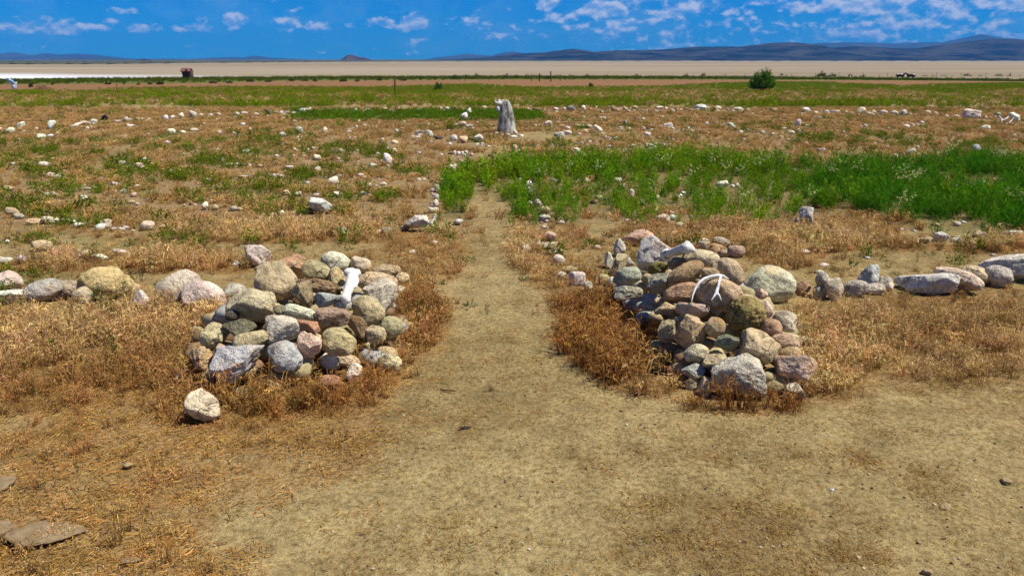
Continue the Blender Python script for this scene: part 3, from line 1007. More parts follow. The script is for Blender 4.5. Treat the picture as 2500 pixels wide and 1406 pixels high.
NR = 'stones of the near outer ring'
ROW = [
    (16, 688, 70, 56, -8, 'round', (.53, .44, .38), 'pinkish white boulder cut off by the left edge of the photo'),
    (28, 724, 135, 34, 6, 'slab', 'white', 'flat white slab at the left edge before the pinkish boulder'),
    (108, 709, 90, 52, 16, 'round', (.42, .37, .34), 'grey-pink rounded stone right of the flat white slab'),
    (172, 706, 56, 50, -12, 'rough', (.36, .25, .18), 'brown-pink split stone between grey-pink and yellow-topped stones'),
    (257, 692, 124, 82, 8, 'round', (.50, .36, .15), 'large yellow-topped boulder in the left ring row'),
    (202, 724, 46, 44, 30, 'round', (.45, .36, .22), 'tan stone at the left foot of the yellow-topped boulder'),
    (316, 706, 54, 32, 0, 'round', 'tan', 'small tan stone right of the yellow-topped boulder'),
    (346, 735, 34, 52, 22, 'shard', (.56, .48, .40), 'narrow whitish stone standing right of the yellow-topped boulder'),
    (437, 706, 112, 80, 30, 'round', (.43, .37, .28), 'grey-tan boulder leaning behind the pink-white boulder'),
    (497, 726, 105, 78, -10, 'round', (.60, .49, .43), 'pink-white round boulder left of the left cairn'),
    (1958, 706, 40, 38, 0, 'round', (.34, .20, .11), 'small rust-brown stone right of the very large grey boulder'),
    (2004, 700, 36, 72, -4, 'lobes', (.41, .40, .34), 'upright waisted grey stone beside the pale pinkish stone'),
    (2037, 709, 44, 60, 12, 'round', (.55, .43, .31), 'pale pinkish stone right of the waisted grey stone'),
    (2120, 677, 48, 66, -6, 'angular', (.38, .36, .34), 'upright dark-faced grey stone in the right ring row'),
    (2089, 706, 62, 44, 4, 'round', 'grey', 'low grey stone at the foot of the dark-faced stone'),
    (2136, 706, 46, 30, 0, 'round', 'pale', 'low pale stone right of the low grey one under the dark-faced stone'),
    (2162, 692, 38, 38, 0, 'angular', (.56, .47, .37), 'whitish tan stone right of the dark-faced stone'),
    (2380, 672, 62, 46, -14, 'round', 'tan', 'tan stone behind the long tan boulder, right ring row'),
    (2340, 680, 112, 46, -24, 'round', (.52, .42, .30), 'long tan boulder sloping down behind the flat slab'),
    (2264, 692, 146, 52, -2, 'slab', (.58, .55, .48), 'long flat pale slab with a dark underside, right ring row'),
    (2482, 652, 165, 62, 6, 'slab', (.60, .56, .49), 'long white-topped slab cut off by the right edge of the photo'),
    (2437, 676, 64, 54, -8, 'round', (.55, .51, .47), 'grey-white stone before the long white-topped slab'),
]
for px, py, w, h, r_, k, c, lab in ROW:
    make_stone('ring_stone', px, py, w, h, r_, k, c, lab, NR, cat='stone')

# --- field stones: (row name, [(px, py, w, h, rot, kind, colour, own label or None)])
P_, T_, W_, K_, G_, B_ = 'pale', 'tan', 'white', 'pink', 'grey', 'blue'
FIELD = {
    'second ring at left': [
        (102, 601, 46, 30, 0, 'round', T_, 'large tan stone half buried in grass at the left of the second ring'), (134, 617, 26, 13, 10, 'round', T_, 0), (194, 614, 18, 13, 0, 'round', T_, 0),
        (214, 618, 28, 19, 8, 'round', P_, 0), (243, 628, 40, 16, 0, 'slab', W_, 'long low white stone in the second ring'), (292, 616, 34, 16, -14, 'angular', P_, 0),
        (318, 624, 27, 13, 0, 'angular', W_, 0), (389, 623, 18, 13, 0, 'round', P_, 0), (579, 643, 27, 15, 0, 'round', P_, 'small pale stone left of the blocky boulder behind the left cairn')],
    'third ring at left': [
        (29, 518, 32, 24, -34, 'angular', T_, 'tan wedge stone at the far left of the third ring'), (46, 528, 24, 14, -14, 'round', P_, 0), (88, 541, 44, 16, 0, 'round', T_, 0), (122, 538, 38, 18, -6, 'round', P_, 0),
        (160, 537, 21, 11, 0, 'round', P_, 0), (180, 541, 14, 9, 0, 'angular', W_, 0), (195, 548, 27, 12, 10, 'angular', W_, 'bright white wedge stone in the third ring'),
        (258, 546, 27, 23, 0, 'round', K_, 'rounded tan-pink stone right of the bright white wedge'), (276, 558, 18, 6, 0, 'slab', W_, 0), (297, 560, 18, 9, 0, 'round', W_, 0),
        (360, 551, 32, 24, 0, 'round', K_, 'largest pinkish stone of the third ring'), (398, 554, 22, 13, 0, 'round', T_, 0), (431, 558, 31, 12, 4, 'round', P_, 0),
        (500, 502, 20, 15, 30, 'angular', W_, 'white slanted stone at the left of the brown walkway, fourth ring'), (525, 506, 16, 13, 0, 'round', T_, 0), (571, 507, 17, 8, 0, 'round', P_, 0),
        (836, 568, 31, 26, 0, 'round', P_, 'lone pale domed stone behind the left cairn'), (944, 564, 27, 19, 8, 'angular', B_, 'small blue-grey stone left of the dark-faced white boulder'),
        (1016, 544, 62, 34, 24, 'angular', (.58, .52, .45), 'white boulder with a dark face beside the path, left'), (988, 557, 24, 13, 0, 'round', T_, 0), (928, 566, 18, 12, 0, 'round', K_, 0),
        (1006, 616, 17, 14, 0, 'round', K_, 'small pink stone at the left of the path'), (1060, 592, 16, 9, 0, 'round', W_, 0)],
    'middle rings at left': [
        (109, 401, 30, 13, -6, 'round', P_, 0), (134, 416, 24, 14, -20, 'round', T_, 0), (146, 426, 16, 9, 0, 'round', P_, 0), (30, 401, 14, 9, 0, 'round', P_, 0), (297, 398, 18, 12, 0, 'round', P_, 0),
        (340, 406, 27, 18, -20, 'round', K_, 'pinkish stone among green weeds, middle left'), (423, 418, 25, 8, 3, 'slab', W_, 'thin flat white stone in the green weeds at left'), (566, 402, 27, 9, 0, 'slab', P_, 0), (595, 402, 15, 9, 0, 'round', P_, 0),
        (593, 432, 33, 8, 0, 'slab', P_, 'long thin pale stone in the middle rings at left'), (598, 371, 21, 14, 0, 'round', P_, 0), (560, 359, 10, 9, 0, 'round', P_, 0), (448, 377, 12, 8, 0, 'round', P_, 0), (248, 437, 13, 10, 0, 'round', P_, 0),
        (280, 449, 25, 11, 0, 'round', P_, 0), (204, 484, 19, 16, 0, 'angular', W_, 'white blocky stone alone in the weeds, left'), (338, 455, 21, 9, 0, 'round', P_, 0), (321, 493, 20, 9, 0, 'round', T_, 0),
        (335, 498, 14, 8, 0, 'round', P_, 0), (96, 468, 18, 9, 0, 'round', T_, 0), (113, 476, 20, 12, 0, 'round', P_, 0), (133, 475, 25, 13, 0, 'round', T_, 0), (20, 460, 24, 14, 0, 'round', T_, 0),
        (639, 405, 17, 9, -10, 'round', W_, 0), (709, 410, 26, 11, 0, 'round', W_, 0), (751, 412, 12, 12, -30, 'round', P_, 0), (774, 413, 19, 14, 0, 'round', P_, 0), (814, 418, 15, 7, 0, 'round', P_, 0),
        (675, 431, 34, 13, 0, 'round', P_, 0), (636, 434, 20, 8, 0, 'round', T_, 0), (604, 432, 12, 8, 0, 'round', W_, 0), (813, 441, 27, 19, 10, 'angular', W_, 'white domed stone in the middle of the left field'), (749, 446, 15, 6, 0, 'round', W_, 0),
        (901, 452, 15, 10, 0, 'round', P_, 0), (915, 454, 12, 8, 0, 'round', P_, 0), (936, 450, 18, 11, 0, 'round', W_, 'small white oval stone right of the white domed stone'), (937, 421, 18, 6, 0, 'round', P_, 0),
        (697, 471, 24, 15, 10, 'round', T_, 'tan domed stone left of the big white leaning slab'), (725, 474, 24, 11, 14, 'round', P_, 0), (771, 477, 18, 10, 0, 'round', P_, 0), (823, 474, 29, 12, -6, 'round', W_, 0), (889, 472, 21, 9, 0, 'round', P_, 0),
        (782, 502, 58, 34, -28, 'slab', (.72, .71, .70), 'big white slab leaning in the left field'), (761, 515, 27, 17, 0, 'round', 'brown', 'brown stone under the big white leaning slab'),
        (772, 386, 22, 19, 0, 'round', P_, 'round pale stone in the weeds left of the white shard'), (834, 369, 13, 13, 0, 'round', P_, 0), (730, 360, 16, 8, 0, 'round', W_, 0), (752, 366, 14, 9, 0, 'round', W_, 0), (763, 363, 12, 10, 0, 'angular', P_, 0),
        (876, 368, 18, 7, 0, 'round', W_, 0), (922, 375, 16, 7, 0, 'round', W_, 0), (938, 376, 14, 8, 0, 'round', W_, 0), (947, 389, 20, 33, 22, 'shard', (.68, .64, .58), 'white shard standing tilted in the left field'),
        (961, 402, 8, 7, 0, 'round', W_, 0), (931, 394, 9, 8, 0, 'round', P_, 0), (675, 382, 12, 11, 0, 'round', P_, 0), (716, 381, 12, 9, 0, 'round', K_, 0), (690, 354, 18, 9, 0, 'round', K_, 0)],
    'left path edging': [
        (1104, 411, 22, 18, -15, 'round', W_, 'white oval stone above the green weeds by the path'), (1090, 421, 27, 12, 0, 'round', P_, 'flat pale stone just under the white oval stone'), (1090, 446, 20, 7, 0, 'slab', W_, 0), (1110, 372, 9, 10, 0, 'angular', W_, 0),
        (1119, 376, 10, 13, 20, 'angular', W_, 0), (1129, 375, 9, 12, 0, 'angular', W_, 0), (1138, 372, 9, 10, 0, 'angular', W_, 0), (1067, 459, 12, 17, 0, 'round', (.62, .62, .60), 0), (1057, 466, 15, 11, 0, 'round', P_, 0),
        (1067, 482, 12, 15, 0, 'round', W_, 0), (1064, 497, 16, 22, -10, 'angular', W_, 'pale upright stone left of the green weeds'), (1054, 514, 18, 16, 0, 'angular', P_, 0), (1125, 394, 12, 9, 0, 'round', K_, 0)],
    'right path edging': [
        (1313, 498, 23, 25, 0, 'angular', G_, 'grey pointed stone in the weeds right of the path'), (1326, 514, 33, 21, 8, 'round', T_, 'orange-tan stone under the grey pointed stone'), (1329, 533, 30, 16, 0, 'round', P_, 0), (1294, 497, 14, 13, 0, 'round', P_, 0),
        (1345, 577, 29, 22, -10, 'angular', K_, 0), (1340, 601, 36, 20, 0, 'round', K_, 0), (1362, 612, 24, 14, 0, 'round', T_, 0), (1346, 616, 18, 12, 0, 'angular', W_, 0), (1271, 438, 14, 8, 10, 'round', W_, 0), (1291, 449, 16, 15, -20, 'round', W_, 0), (1304, 443, 14, 10, 0, 'round', W_, 0),
        (1277, 401, 8, 9, 0, 'angular', W_, 0), (1288, 406, 8, 9, 0, 'angular', W_, 0), (1295, 470, 14, 16, 0, 'angular', P_, 0), (1256, 361, 14, 14, 0, 'round', K_, 0)],
    'rings at right': [
        (1763, 451, 30, 20, 18, 'angular', W_, 'white pointed stone in the middle of the green weeds'), (1788, 455, 12, 9, 0, 'round', W_, 0), (1800, 453, 12, 13, 0, 'angular', W_, 0), (1812, 456, 12, 6, 0, 'round', P_, 0),
        (1542, 471, 15, 20, 0, 'round', W_, 'small white upright stone in the weeds above the salmon stone'), (1567, 495, 14, 20, 20, 'angular', P_, 0), (1603, 483, 16, 13, 0, 'round', P_, 0), (1507, 440, 17, 13, 0, 'angular', W_, 0), (1518, 454, 16, 15, 0, 'round', K_, 0), (1658, 440, 13, 12, 0, 'round', P_, 0),
        (1695, 436, 11, 9, 0, 'round', W_, 0), (1618, 534, 35, 23, 0, 'round', P_, 'pale flat-topped stone behind the salmon stone of the right cairn'), (1602, 516, 10, 16, 10, 'shard', P_, 0), (1658, 551, 21, 17, 0, 'round', P_, 0), (1818, 425, 12, 12, 0, 'round', P_, 0), (1586, 440, 14, 9, 0, 'round', P_, 0),
        (1939, 418, 16, 11, 0, 'round', W_, 'white stone at the upper edge of the green patch, right'), (1965, 419, 16, 5, 0, 'slab', P_, 0), (2093, 436, 14, 13, 0, 'round', P_, 'small pale stone alone in the dense green patch'), (2355, 452, 24, 12, 0, 'round', P_, 0), (2398, 448, 28, 15, 14, 'rough', P_, 'rough pale stone in the green patch near the right edge'), (2312, 456, 14, 10, 0, 'round', P_, 0), (2206, 423, 24, 8, 0, 'rough', P_, 0),
        (1968, 531, 40, 52, -14, 'angular', (.50, .48, .46), 'pointed grey-white stone standing below the green patch'), (1942, 542, 14, 19, 0, 'round', (.50, .46, .42), 'small pale stone left of the pointed grey-white stone'),
        (2294, 580, 42, 28, 0, 'angular', W_, 'bright white stone right of centre at the second ring'), (2260, 586, 32, 16, 14, 'rough', T_, 'cracked tan stone left of the bright white stone'), (2335, 580, 20, 9, 0, 'round', P_, 0), (2335, 586, 27, 12, 0, 'round', P_, 0), (2393, 573, 34, 19, 0, 'rough', K_, 'pinkish stone in grass at the second ring, right'),
        (2474, 569, 40, 13, 0, 'slab', P_, 'flat pale stone of the second ring nearest the right edge'), (2234, 592, 18, 12, 0, 'round', T_, 0), (1963, 615, 25, 15, 0, 'angular', W_, 'white stone in dry grass behind the very large grey boulder'), (2006, 614, 16, 9, 0, 'round', T_, 0), (2118, 631, 14, 8, 0, 'round', P_, 0),
        (2382, 363, 20, 22, 20, 'angular', (.42, .42, .44), 'dark-sided grey stone standing above the green patch, right'), (2401, 372, 12, 10, 0, 'round', W_, 0), (2222, 369, 26, 11, 20, 'round', P_, 0), (2206, 376, 14, 8, 0, 'round', P_, 0), (2185, 380, 17, 9, 0, 'round', W_, 0), (2240, 360, 12, 9, 20, 'round', P_, 0),
        (1410, 368, 24, 14, -36, 'angular', W_, 'white slanted stone just above the green weeds, centre'), (1425, 380, 16, 12, -20, 'round', W_, 0), (1589, 368, 32, 17, 24, 'slab', (.70, .70, .70), 'white oblong stone behind the green weeds'), (1632, 365, 13, 8, 0, 'round', W_, 0), (1432, 355, 13, 9, 0, 'round', W_, 0), (1484, 358, 22, 7, 0, 'round', W_, 0),
        (1545, 356, 14, 8, 0, 'round', W_, 0), (1584, 354, 21, 8, 0, 'round', W_, 0), (1500, 340, 15, 12, 0, 'round', P_, 0), (1540, 337, 13, 6, 0, 'round', P_, 0), (1465, 381, 30, 8, 0, 'round', K_, 0)],
    'inner rings near the standing stone': [
        (1338, 303, 22, 16, 0, 'round', (.66, .54, .48), 'pink-white stone right of the tall standing stone'), (1394, 306, 11, 9, 0, 'round', 'brown', 0), (1385, 313, 17, 8, 0, 'round', W_, 0), (1383, 324, 25, 11, -8, 'round', W_, 'white oblong stone right of the standing stone, inner ring'), (1367, 332, 22, 20, 0, 'round', P_, 0),
        (1356, 330, 9, 16, 0, 'angular', G_, 0), (1416, 308, 27, 9, 0, 'round', P_, 0), (1437, 309, 18, 10, 0, 'round', P_, 0), (1429, 322, 12, 13, 0, 'cube', K_, 0), (1414, 328, 14, 9, 0, 'round', K_, 0), (1460, 314, 26, 12, -22, 'round', W_, 'white sloping stone at the right end of the inner ring pile'),
        (1447, 322, 17, 10, 6, 'slab', 'dark', 'dark flat stone in the inner ring pile right of the standing stone'), (1526, 303, 11, 20, -8, 'shard', G_, 'thin grey stone standing upright, inner ring right'), (1515, 312, 16, 6, 0, 'round', W_, 0), (1536, 314, 14, 6, 0, 'round', W_, 0), (1570, 315, 13, 13, 0, 'round', 'olive', 0), (1581, 315, 11, 8, 0, 'round', 'dark', 0),
        (1592, 317, 14, 6, 0, 'round', P_, 0), (1631, 308, 23, 15, 0, 'angular', W_, 'bright white humped stone in the right inner rings'), (1610, 308, 16, 6, 0, 'round', P_, 0), (1581, 329, 14, 12, 0, 'round', W_, 0), (1726, 303, 13, 11, 0, 'angular', W_, 0), (1761, 308, 10, 10, 0, 'round', W_, 0), (1785, 306, 17, 13, 0, 'angular', P_, 0), (1793, 312, 10, 12, 10, 'angular', G_, 0),
        (1682, 315, 13, 10, 0, 'round', W_, 0), (1808, 322, 12, 8, 0, 'round', P_, 0),
        (1026, 324, 26, 13, 0, 'round', (.34, .28, .2), 'brown-grey stone left of the standing stone, inner ring'), (1047, 327, 23, 18, -14, 'round', P_, 0), (1070, 337, 22, 11, 0, 'angular', 'dark', 'dark stone in the inner ring left of the standing stone'), (1108, 338, 19, 18, 0, 'round', W_, 0), (1131, 340, 22, 19, -20, 'angular', K_, 0),
        (1168, 338, 26, 21, -10, 'round', (.64, .54, .48), 'largest pinkish white stone at the left foot of the standing stone'), (1152, 340, 14, 11, 0, 'round', 'brown', 0), (1129, 304, 21, 14, 0, 'round', P_, 0), (1113, 307, 14, 11, 0, 'round', K_, 0), (1147, 308, 21, 10, 0, 'round', P_, 0), (934, 341, 10, 8, 0, 'round', W_, 0), (964, 347, 18, 11, 0, 'round', K_, 0),
        (852, 322, 16, 7, 0, 'round', W_, 0), (794, 320, 12, 19, 0, 'shard', W_, 'white upright stone with a thin stick, far left rings'), (731, 317, 16, 17, 0, 'angular', P_, 'pale pointed stone left of the white upright one'), (721, 313, 10, 8, 0, 'round', W_, 0), (690, 329, 17, 13, 0, 'round', W_, 'white round stone left of the pale pointed one'), (890, 307, 11, 7, 0, 'round', K_, 0), (870, 309, 10, 6, 0, 'round', W_, 0),
        (1198, 331, 14, 10, 0, 'round', K_, 0), (1212, 327, 14, 9, 0, 'round', P_, 0), (1226, 331, 12, 9, 0, 'round', P_, 0), (1240, 330, 16, 9, 0, 'round', P_, 0), (1258, 324, 12, 14, 0, 'angular', (.62, .56, .52), 'pale stone propped on the right foot of the standing stone'), (1254, 335, 18, 9, 0, 'round', W_, 0), (1272, 332, 18, 7, 0, 'slab', W_, 0)],
    'far row at left': [
        (51, 305, 21, 12, 28, 'round', W_, 'white oblong stone propped up at the far left'), (25, 319, 20, 14, 28, 'round', W_, 'white stone at the left end of the far row'), (3, 317, 12, 12, 0, 'round', W_, 0), (18, 326, 12, 7, 0, 'round', W_, 0), (125, 305, 16, 27, -34, 'shard', (.66, .63, .57), 'tall white stone leaning right in the far left row'), (146, 305, 13, 7, 0, 'round', P_, 0),
        (88, 315, 15, 8, 0, 'round', W_, 0), (101, 334, 21, 14, 0, 'rough', W_, 0), (122, 332, 15, 9, 0, 'round', W_, 0), (44, 340, 16, 6, 0, 'round', W_, 0), (5, 337, 14, 8, 0, 'round', P_, 0), (186, 306, 24, 9, 16, 'round', W_, 'long white stone lying left of the dark stump'), (210, 301, 25, 12, 0, 'round', P_, 0), (229, 298, 17, 15, 10, 'angular', (.6, .52, .48), 'pointed pinkish stone beside the dark stump'),
        (246, 298, 12, 6, 0, 'round', W_, 0), (291, 296, 16, 6, 0, 'round', W_, 0), (310, 292, 13, 14, 0, 'round', (.5, .5, .36), 'greenish pale stone right of the dark stump'), (335, 291, 12, 9, 0, 'round', W_, 0), (346, 291, 8, 6, 0, 'round', W_, 0), (405, 287, 14, 12, -34, 'angular', W_, 0), (421, 286, 13, 9, 0, 'round', W_, 0), (443, 282, 14, 14, -40, 'angular', W_, 0), (470, 278, 20, 15, -40, 'slab', (.56, .53, .48), 'pale stone tipped on edge in the far left row'),
        (514, 281, 15, 8, 0, 'round', P_, 0), (534, 280, 13, 10, -20, 'angular', K_, 0), (596, 277, 18, 9, 0, 'round', P_, 0), (306, 336, 11, 12, 0, 'round', W_, 0), (419, 322, 20, 17, 14, 'angular', W_, 'white lumpy stone in the far left rings'), (446, 324, 15, 12, 0, 'angular', W_, 0), (475, 317, 23, 8, 0, 'round', P_, 0), (572, 325, 13, 8, 0, 'round', P_, 0)],
    'far row': [
        (655, 274, 18, 11, -38, 'angular', 'dark', 'black-sided stone on edge in the far row at left'), (673, 277, 13, 10, 0, 'round', P_, 0), (686, 277, 13, 8, 0, 'round', W_, 0), (700, 277, 15, 9, 0, 'round', P_, 0), (625, 279, 18, 7, 0, 'round', W_, 0), (718, 276, 16, 6, 0, 'round', W_, 0), (742, 271, 24, 13, 0, 'round', W_, 'big white stone pair of the far row, left boulder'), (757, 269, 12, 13, 0, 'angular', W_, 'right boulder of the big white pair in the far row'),
        (779, 272, 13, 7, 0, 'round', P_, 0), (795, 272, 10, 6, 0, 'round', W_, 0), (805, 270, 14, 8, 0, 'round', W_, 0), (820, 269, 10, 12, 0, 'angular', W_, 0), (834, 270, 10, 10, 0, 'round', P_, 0), (844, 273, 8, 6, 0, 'round', W_, 0), (860, 271, 10, 7, 0, 'round', P_, 0), (870, 271, 10, 13, 0, 'angular', W_, 0), (879, 271, 8, 8, 0, 'round', P_, 0), (898, 269, 16, 10, 0, 'round', W_, 0), (910, 272, 10, 6, 0, 'round', P_, 0),
        (939, 268, 16, 11, 0, 'round', 'olive', 'olive-brown stone in the far row left of centre'), (974, 269, 12, 12, 0, 'angular', W_, 0), (996, 269, 13, 9, 0, 'round', T_, 0), (1018, 270, 13, 9, -30, 'round', W_, 0), (1028, 267, 10, 8, 0, 'round', K_, 0), (1061, 270, 10, 5, 0, 'round', W_, 0), (1076, 266, 10, 9, 0, 'round', W_, 0), (1091, 266, 14, 11, 0, 'round', P_, 0), (1108, 266, 8, 10, 0, 'round', T_, 0), (1117, 268, 8, 9, 0, 'round', P_, 0), (1130, 269, 10, 9, 0, 'round', P_, 0),
        (1145, 272, 12, 15, 0, 'angular', W_, 'white upright stone in the far row left of the standing stone'), (1161, 270, 9, 6, 0, 'round', P_, 0), (1182, 264, 14, 13, 20, 'angular', T_, 'tan slanted stone just left of the standing stone top'), (1133, 285, 19, 18, 10, 'angular', (.66, .68, .72), 'bluish white stone sitting in the bright green grass strip'),
        (1290, 267, 8, 8, 0, 'round', W_, 0), (1308, 267, 20, 8, 0, 'round', 'brown', 0), (1328, 270, 12, 8, 0, 'round', P_, 0), (1356, 267, 15, 10, 0, 'round', W_, 0), (1377, 267, 10, 11, 0, 'round', P_, 0), (1393, 265, 20, 16, 14, 'angular', (.24, .24, .23), 'dark grey angular stone in the far row right of the standing stone'), (1425, 264, 13, 12, -34, 'round', W_, 'white stone right of the dark grey angular one'), (1442, 268, 9, 9, 0, 'round', T_, 0), (1456, 264, 9, 10, 0, 'round', W_, 0), (1464, 270, 14, 6, 0, 'round', P_, 0), (1485, 264, 9, 12, 0, 'round', 'brown', 0),
        (1499, 266, 20, 11, -34, 'angular', 'brown', 'brown slanted stone in the far row right of centre'), (1515, 267, 9, 8, 0, 'round', P_, 0), (1526, 266, 12, 13, 20, 'angular', T_, 0), (1538, 267, 8, 8, 0, 'round', P_, 0), (1551, 265, 15, 13, 0, 'round', 'olive', 0), (1569, 269, 15, 8, 0, 'round', P_, 0), (1580, 268, 8, 8, 0, 'round', W_, 0), (1609, 264, 21, 9, 0, 'round', W_, 'flat white stone of the far row left of the angular one'), (1625, 266, 8, 9, 0, 'round', W_, 0), (1641, 268, 12, 7, -40, 'round', W_, 0),
        (1662, 269, 12, 7, 0, 'round', K_, 0), (1677, 266, 9, 8, 0, 'round', W_, 0), (1711, 263, 31, 17, 6, 'angular', (.58, .59, .52), 'large greenish white boulder with a horn, far row right'), (1729, 265, 9, 9, 0, 'round', W_, 0), (1739, 266, 11, 8, 0, 'round', 'dark', 0), (1752, 265, 20, 13, 0, 'round', P_, 'pale domed stone right of the horned boulder'), (1776, 269, 8, 8, 0, 'round', B_, 0), (1803, 269, 24, 14, 0, 'round', P_, 'pale humped boulder of the far row right of the big green bush'), (1827, 270, 16, 9, 0, 'round', P_, 0),
        (1865, 271, 10, 8, 0, 'round', P_, 0), (1889, 270, 17, 12, 0, 'round', 'olive', 0), (1920, 270, 10, 7, 0, 'round', B_, 0), (1966, 269, 19, 13, 6, 'angular', W_, 'white angular boulder in the far row right'), (1979, 272, 11, 7, 0, 'round', W_, 0), (2037, 274, 24, 9, 0, 'round', W_, 0), (2066, 275, 13, 10, 0, 'round', P_, 0), (2102, 271, 23, 19, 0, 'angular', (.62, .55, .46), 'white-topped brown boulder in the far row right'), (2124, 278, 10, 7, 0, 'round', W_, 0), (2134, 273, 9, 9, 0, 'round', W_, 0),
        (2158, 275, 20, 12, -10, 'round', P_, 'greenish grey humped stone right of the white-topped boulder'), (2183, 276, 20, 11, 0, 'round', W_, 0), (2207, 276, 14, 16, 10, 'angular', W_, 'white pointed stone right of two humped stones, far row'), (2222, 280, 10, 7, 0, 'round', P_, 0), (2233, 282, 14, 8, 0, 'round', 'brown', 0), (2266, 276, 14, 11, 0, 'round', W_, 0), (2284, 279, 12, 12, 0, 'round', T_, 0), (2310, 283, 12, 6, 0, 'round', W_, 0), (2334, 285, 14, 9, 0, 'round', W_, 0),
        (2372, 280, 40, 26, -14, 'chunk', (.58, .54, .46), 'largest white boulder of the far row, right'), (2406, 286, 10, 9, 0, 'round', T_, 0), (2437, 281, 17, 13, -20, 'round', (.4, .32, .22), 'tan-brown stone behind the shed antlers'), (2478, 285, 32, 17, -38, 'angular', W_, 'white sloping boulder right of the shed antlers'),
        (1949, 301, 14, 20, 0, 'round', (.68, .6, .56), 'pink-white stone standing upright behind the far right rings'), (1914, 314, 14, 6, 0, 'round', W_, 'small white stone left below the upright pink-white one'), (1932, 324, 17, 10, -22, 'round', W_, 0), (1899, 309, 12, 9, 0, 'round', 'brown', 0), (2113, 308, 11, 10, 0, 'angular', W_, 0), (2102, 309, 10, 6, 0, 'round', P_, 0), (2213, 309, 17, 9, 0, 'round', W_, 0), (2225, 305, 14, 9, 20, 'round', W_, 0), (2250, 299, 15, 7, 20, 'round', P_, 0), (2058, 322, 16, 6, 0, 'round', P_, 0),
        (2404, 312, 25, 12, 6, 'round', W_, 'white stone before the shed antlers, far right'), (2474, 334, 14, 8, 0, 'round', P_, 0)],
}
CNAME = {'pale': 'pale', 'tan': 'tan', 'white': 'white', 'pink': 'pinkish', 'grey': 'grey', 'blue': 'bluish', 'brown': 'brown', 'dark': 'dark', 'olive': 'olive'}
KNAME = {'round': 'rounded', 'egg': 'oval', 'angular': 'angular', 'slab': 'flat', 'shard': 'upright', 'rough': 'rough', 'cube': 'squared', 'block': 'blocky'}
ORD = ['first', 'second', 'third', 'fourth', 'fifth', 'sixth', 'seventh', 'eighth', 'ninth', 'tenth', 'eleventh', 'twelfth', 'thirteenth', 'fourteenth', 'fifteenth', 'sixteenth', 'seventeenth']


def short(lab):
    """the head of a landmark's label, as a reference for its neighbours"""
    w = lab.split()
    for i, t in enumerate(w):
        if i > 1 and t in ('in', 'at', 'of', 'right', 'left', 'above', 'behind', 'by', 'just', 'under', 'alone', 'before', 'beside', 'among', 'with', 'between', 'below', 'of'):
            return ' '.join(w[:i])
    return ' '.join(w[:5])


ALLF = [(row, s) for row, l in FIELD.items() for s in l]
order = sorted(range(len(ALLF)), key=lambda i: -ALLF[i][1][2] * ALLF[i][1][3] - (1e6 if ALLF[i][1][7] else 0))
KEEP = set(order[:300 - len(LEFT) - len(RIGHT) - len(ROW) + 25])
SMALL = []
labels = {}
for row, l in FIELD.items():
    idx = [i for i, (rw, s) in enumerate(ALLF) if rw == row and i in KEEP]
    lm = [i for i in idx if ALLF[i][1][7]]
    cnt = {}
    plain = sorted([i for i in idx if not ALLF[i][1][7]], key=lambda i: ALLF[i][1][0])
    jobs = {}
    for i in plain:
        s = ALLF[i][1]
        j = min(lm, key=lambda q: abs(ALLF[q][1][0] - s[0]) + 2.0 * abs(ALLF[q][1][1] - s[1]))
        dx, dy = s[0] - ALLF[j][1][0], s[1] - ALLF[j][1][1]
        side = ('right' if dx > 0 else 'left') if abs(dx) > 1.2 * abs(dy) else ('below' if dy > 0 else 'above')
        jobs.setdefault((j, side), []).append((math.hypot(dx, dy), i))
    for (j, side), ll in jobs.items():
        ll.sort()
        ref = short(ALLF[j][1][7])
        for k, (_, i) in enumerate(ll):
            s = ALLF[i][1]
            c = CNAME[s[6]] if isinstance(s[6], str) else 'pale'
            rel = f'{side} of' if side in ('left', 'right') else side
            nth = ('nearest' if k == 0 else ORD[k] + ' nearest') + ' '
            lab = f'{nth}small {c} stone {rel} the {ref}, {row}'
            labels[i] = lab if len(lab.split()) <= 16 else f'{nth}small {c} stone {rel} the {ref}'
    for i in lm:
        labels[i] = ALLF[i][1][7]
for i, (row, s) in enumerate(ALLF):
    px, py, w, h, r_, k, c, own = s
    if i in KEEP:
        make_stone('field_stone', px, py, w, h, r_, k, c, labels[i], 'stones of the ' + row, sub=4 if w > 30 else 3 if w > 20 else 2, jitter=.10)
    else:
        SMALL.append(s)


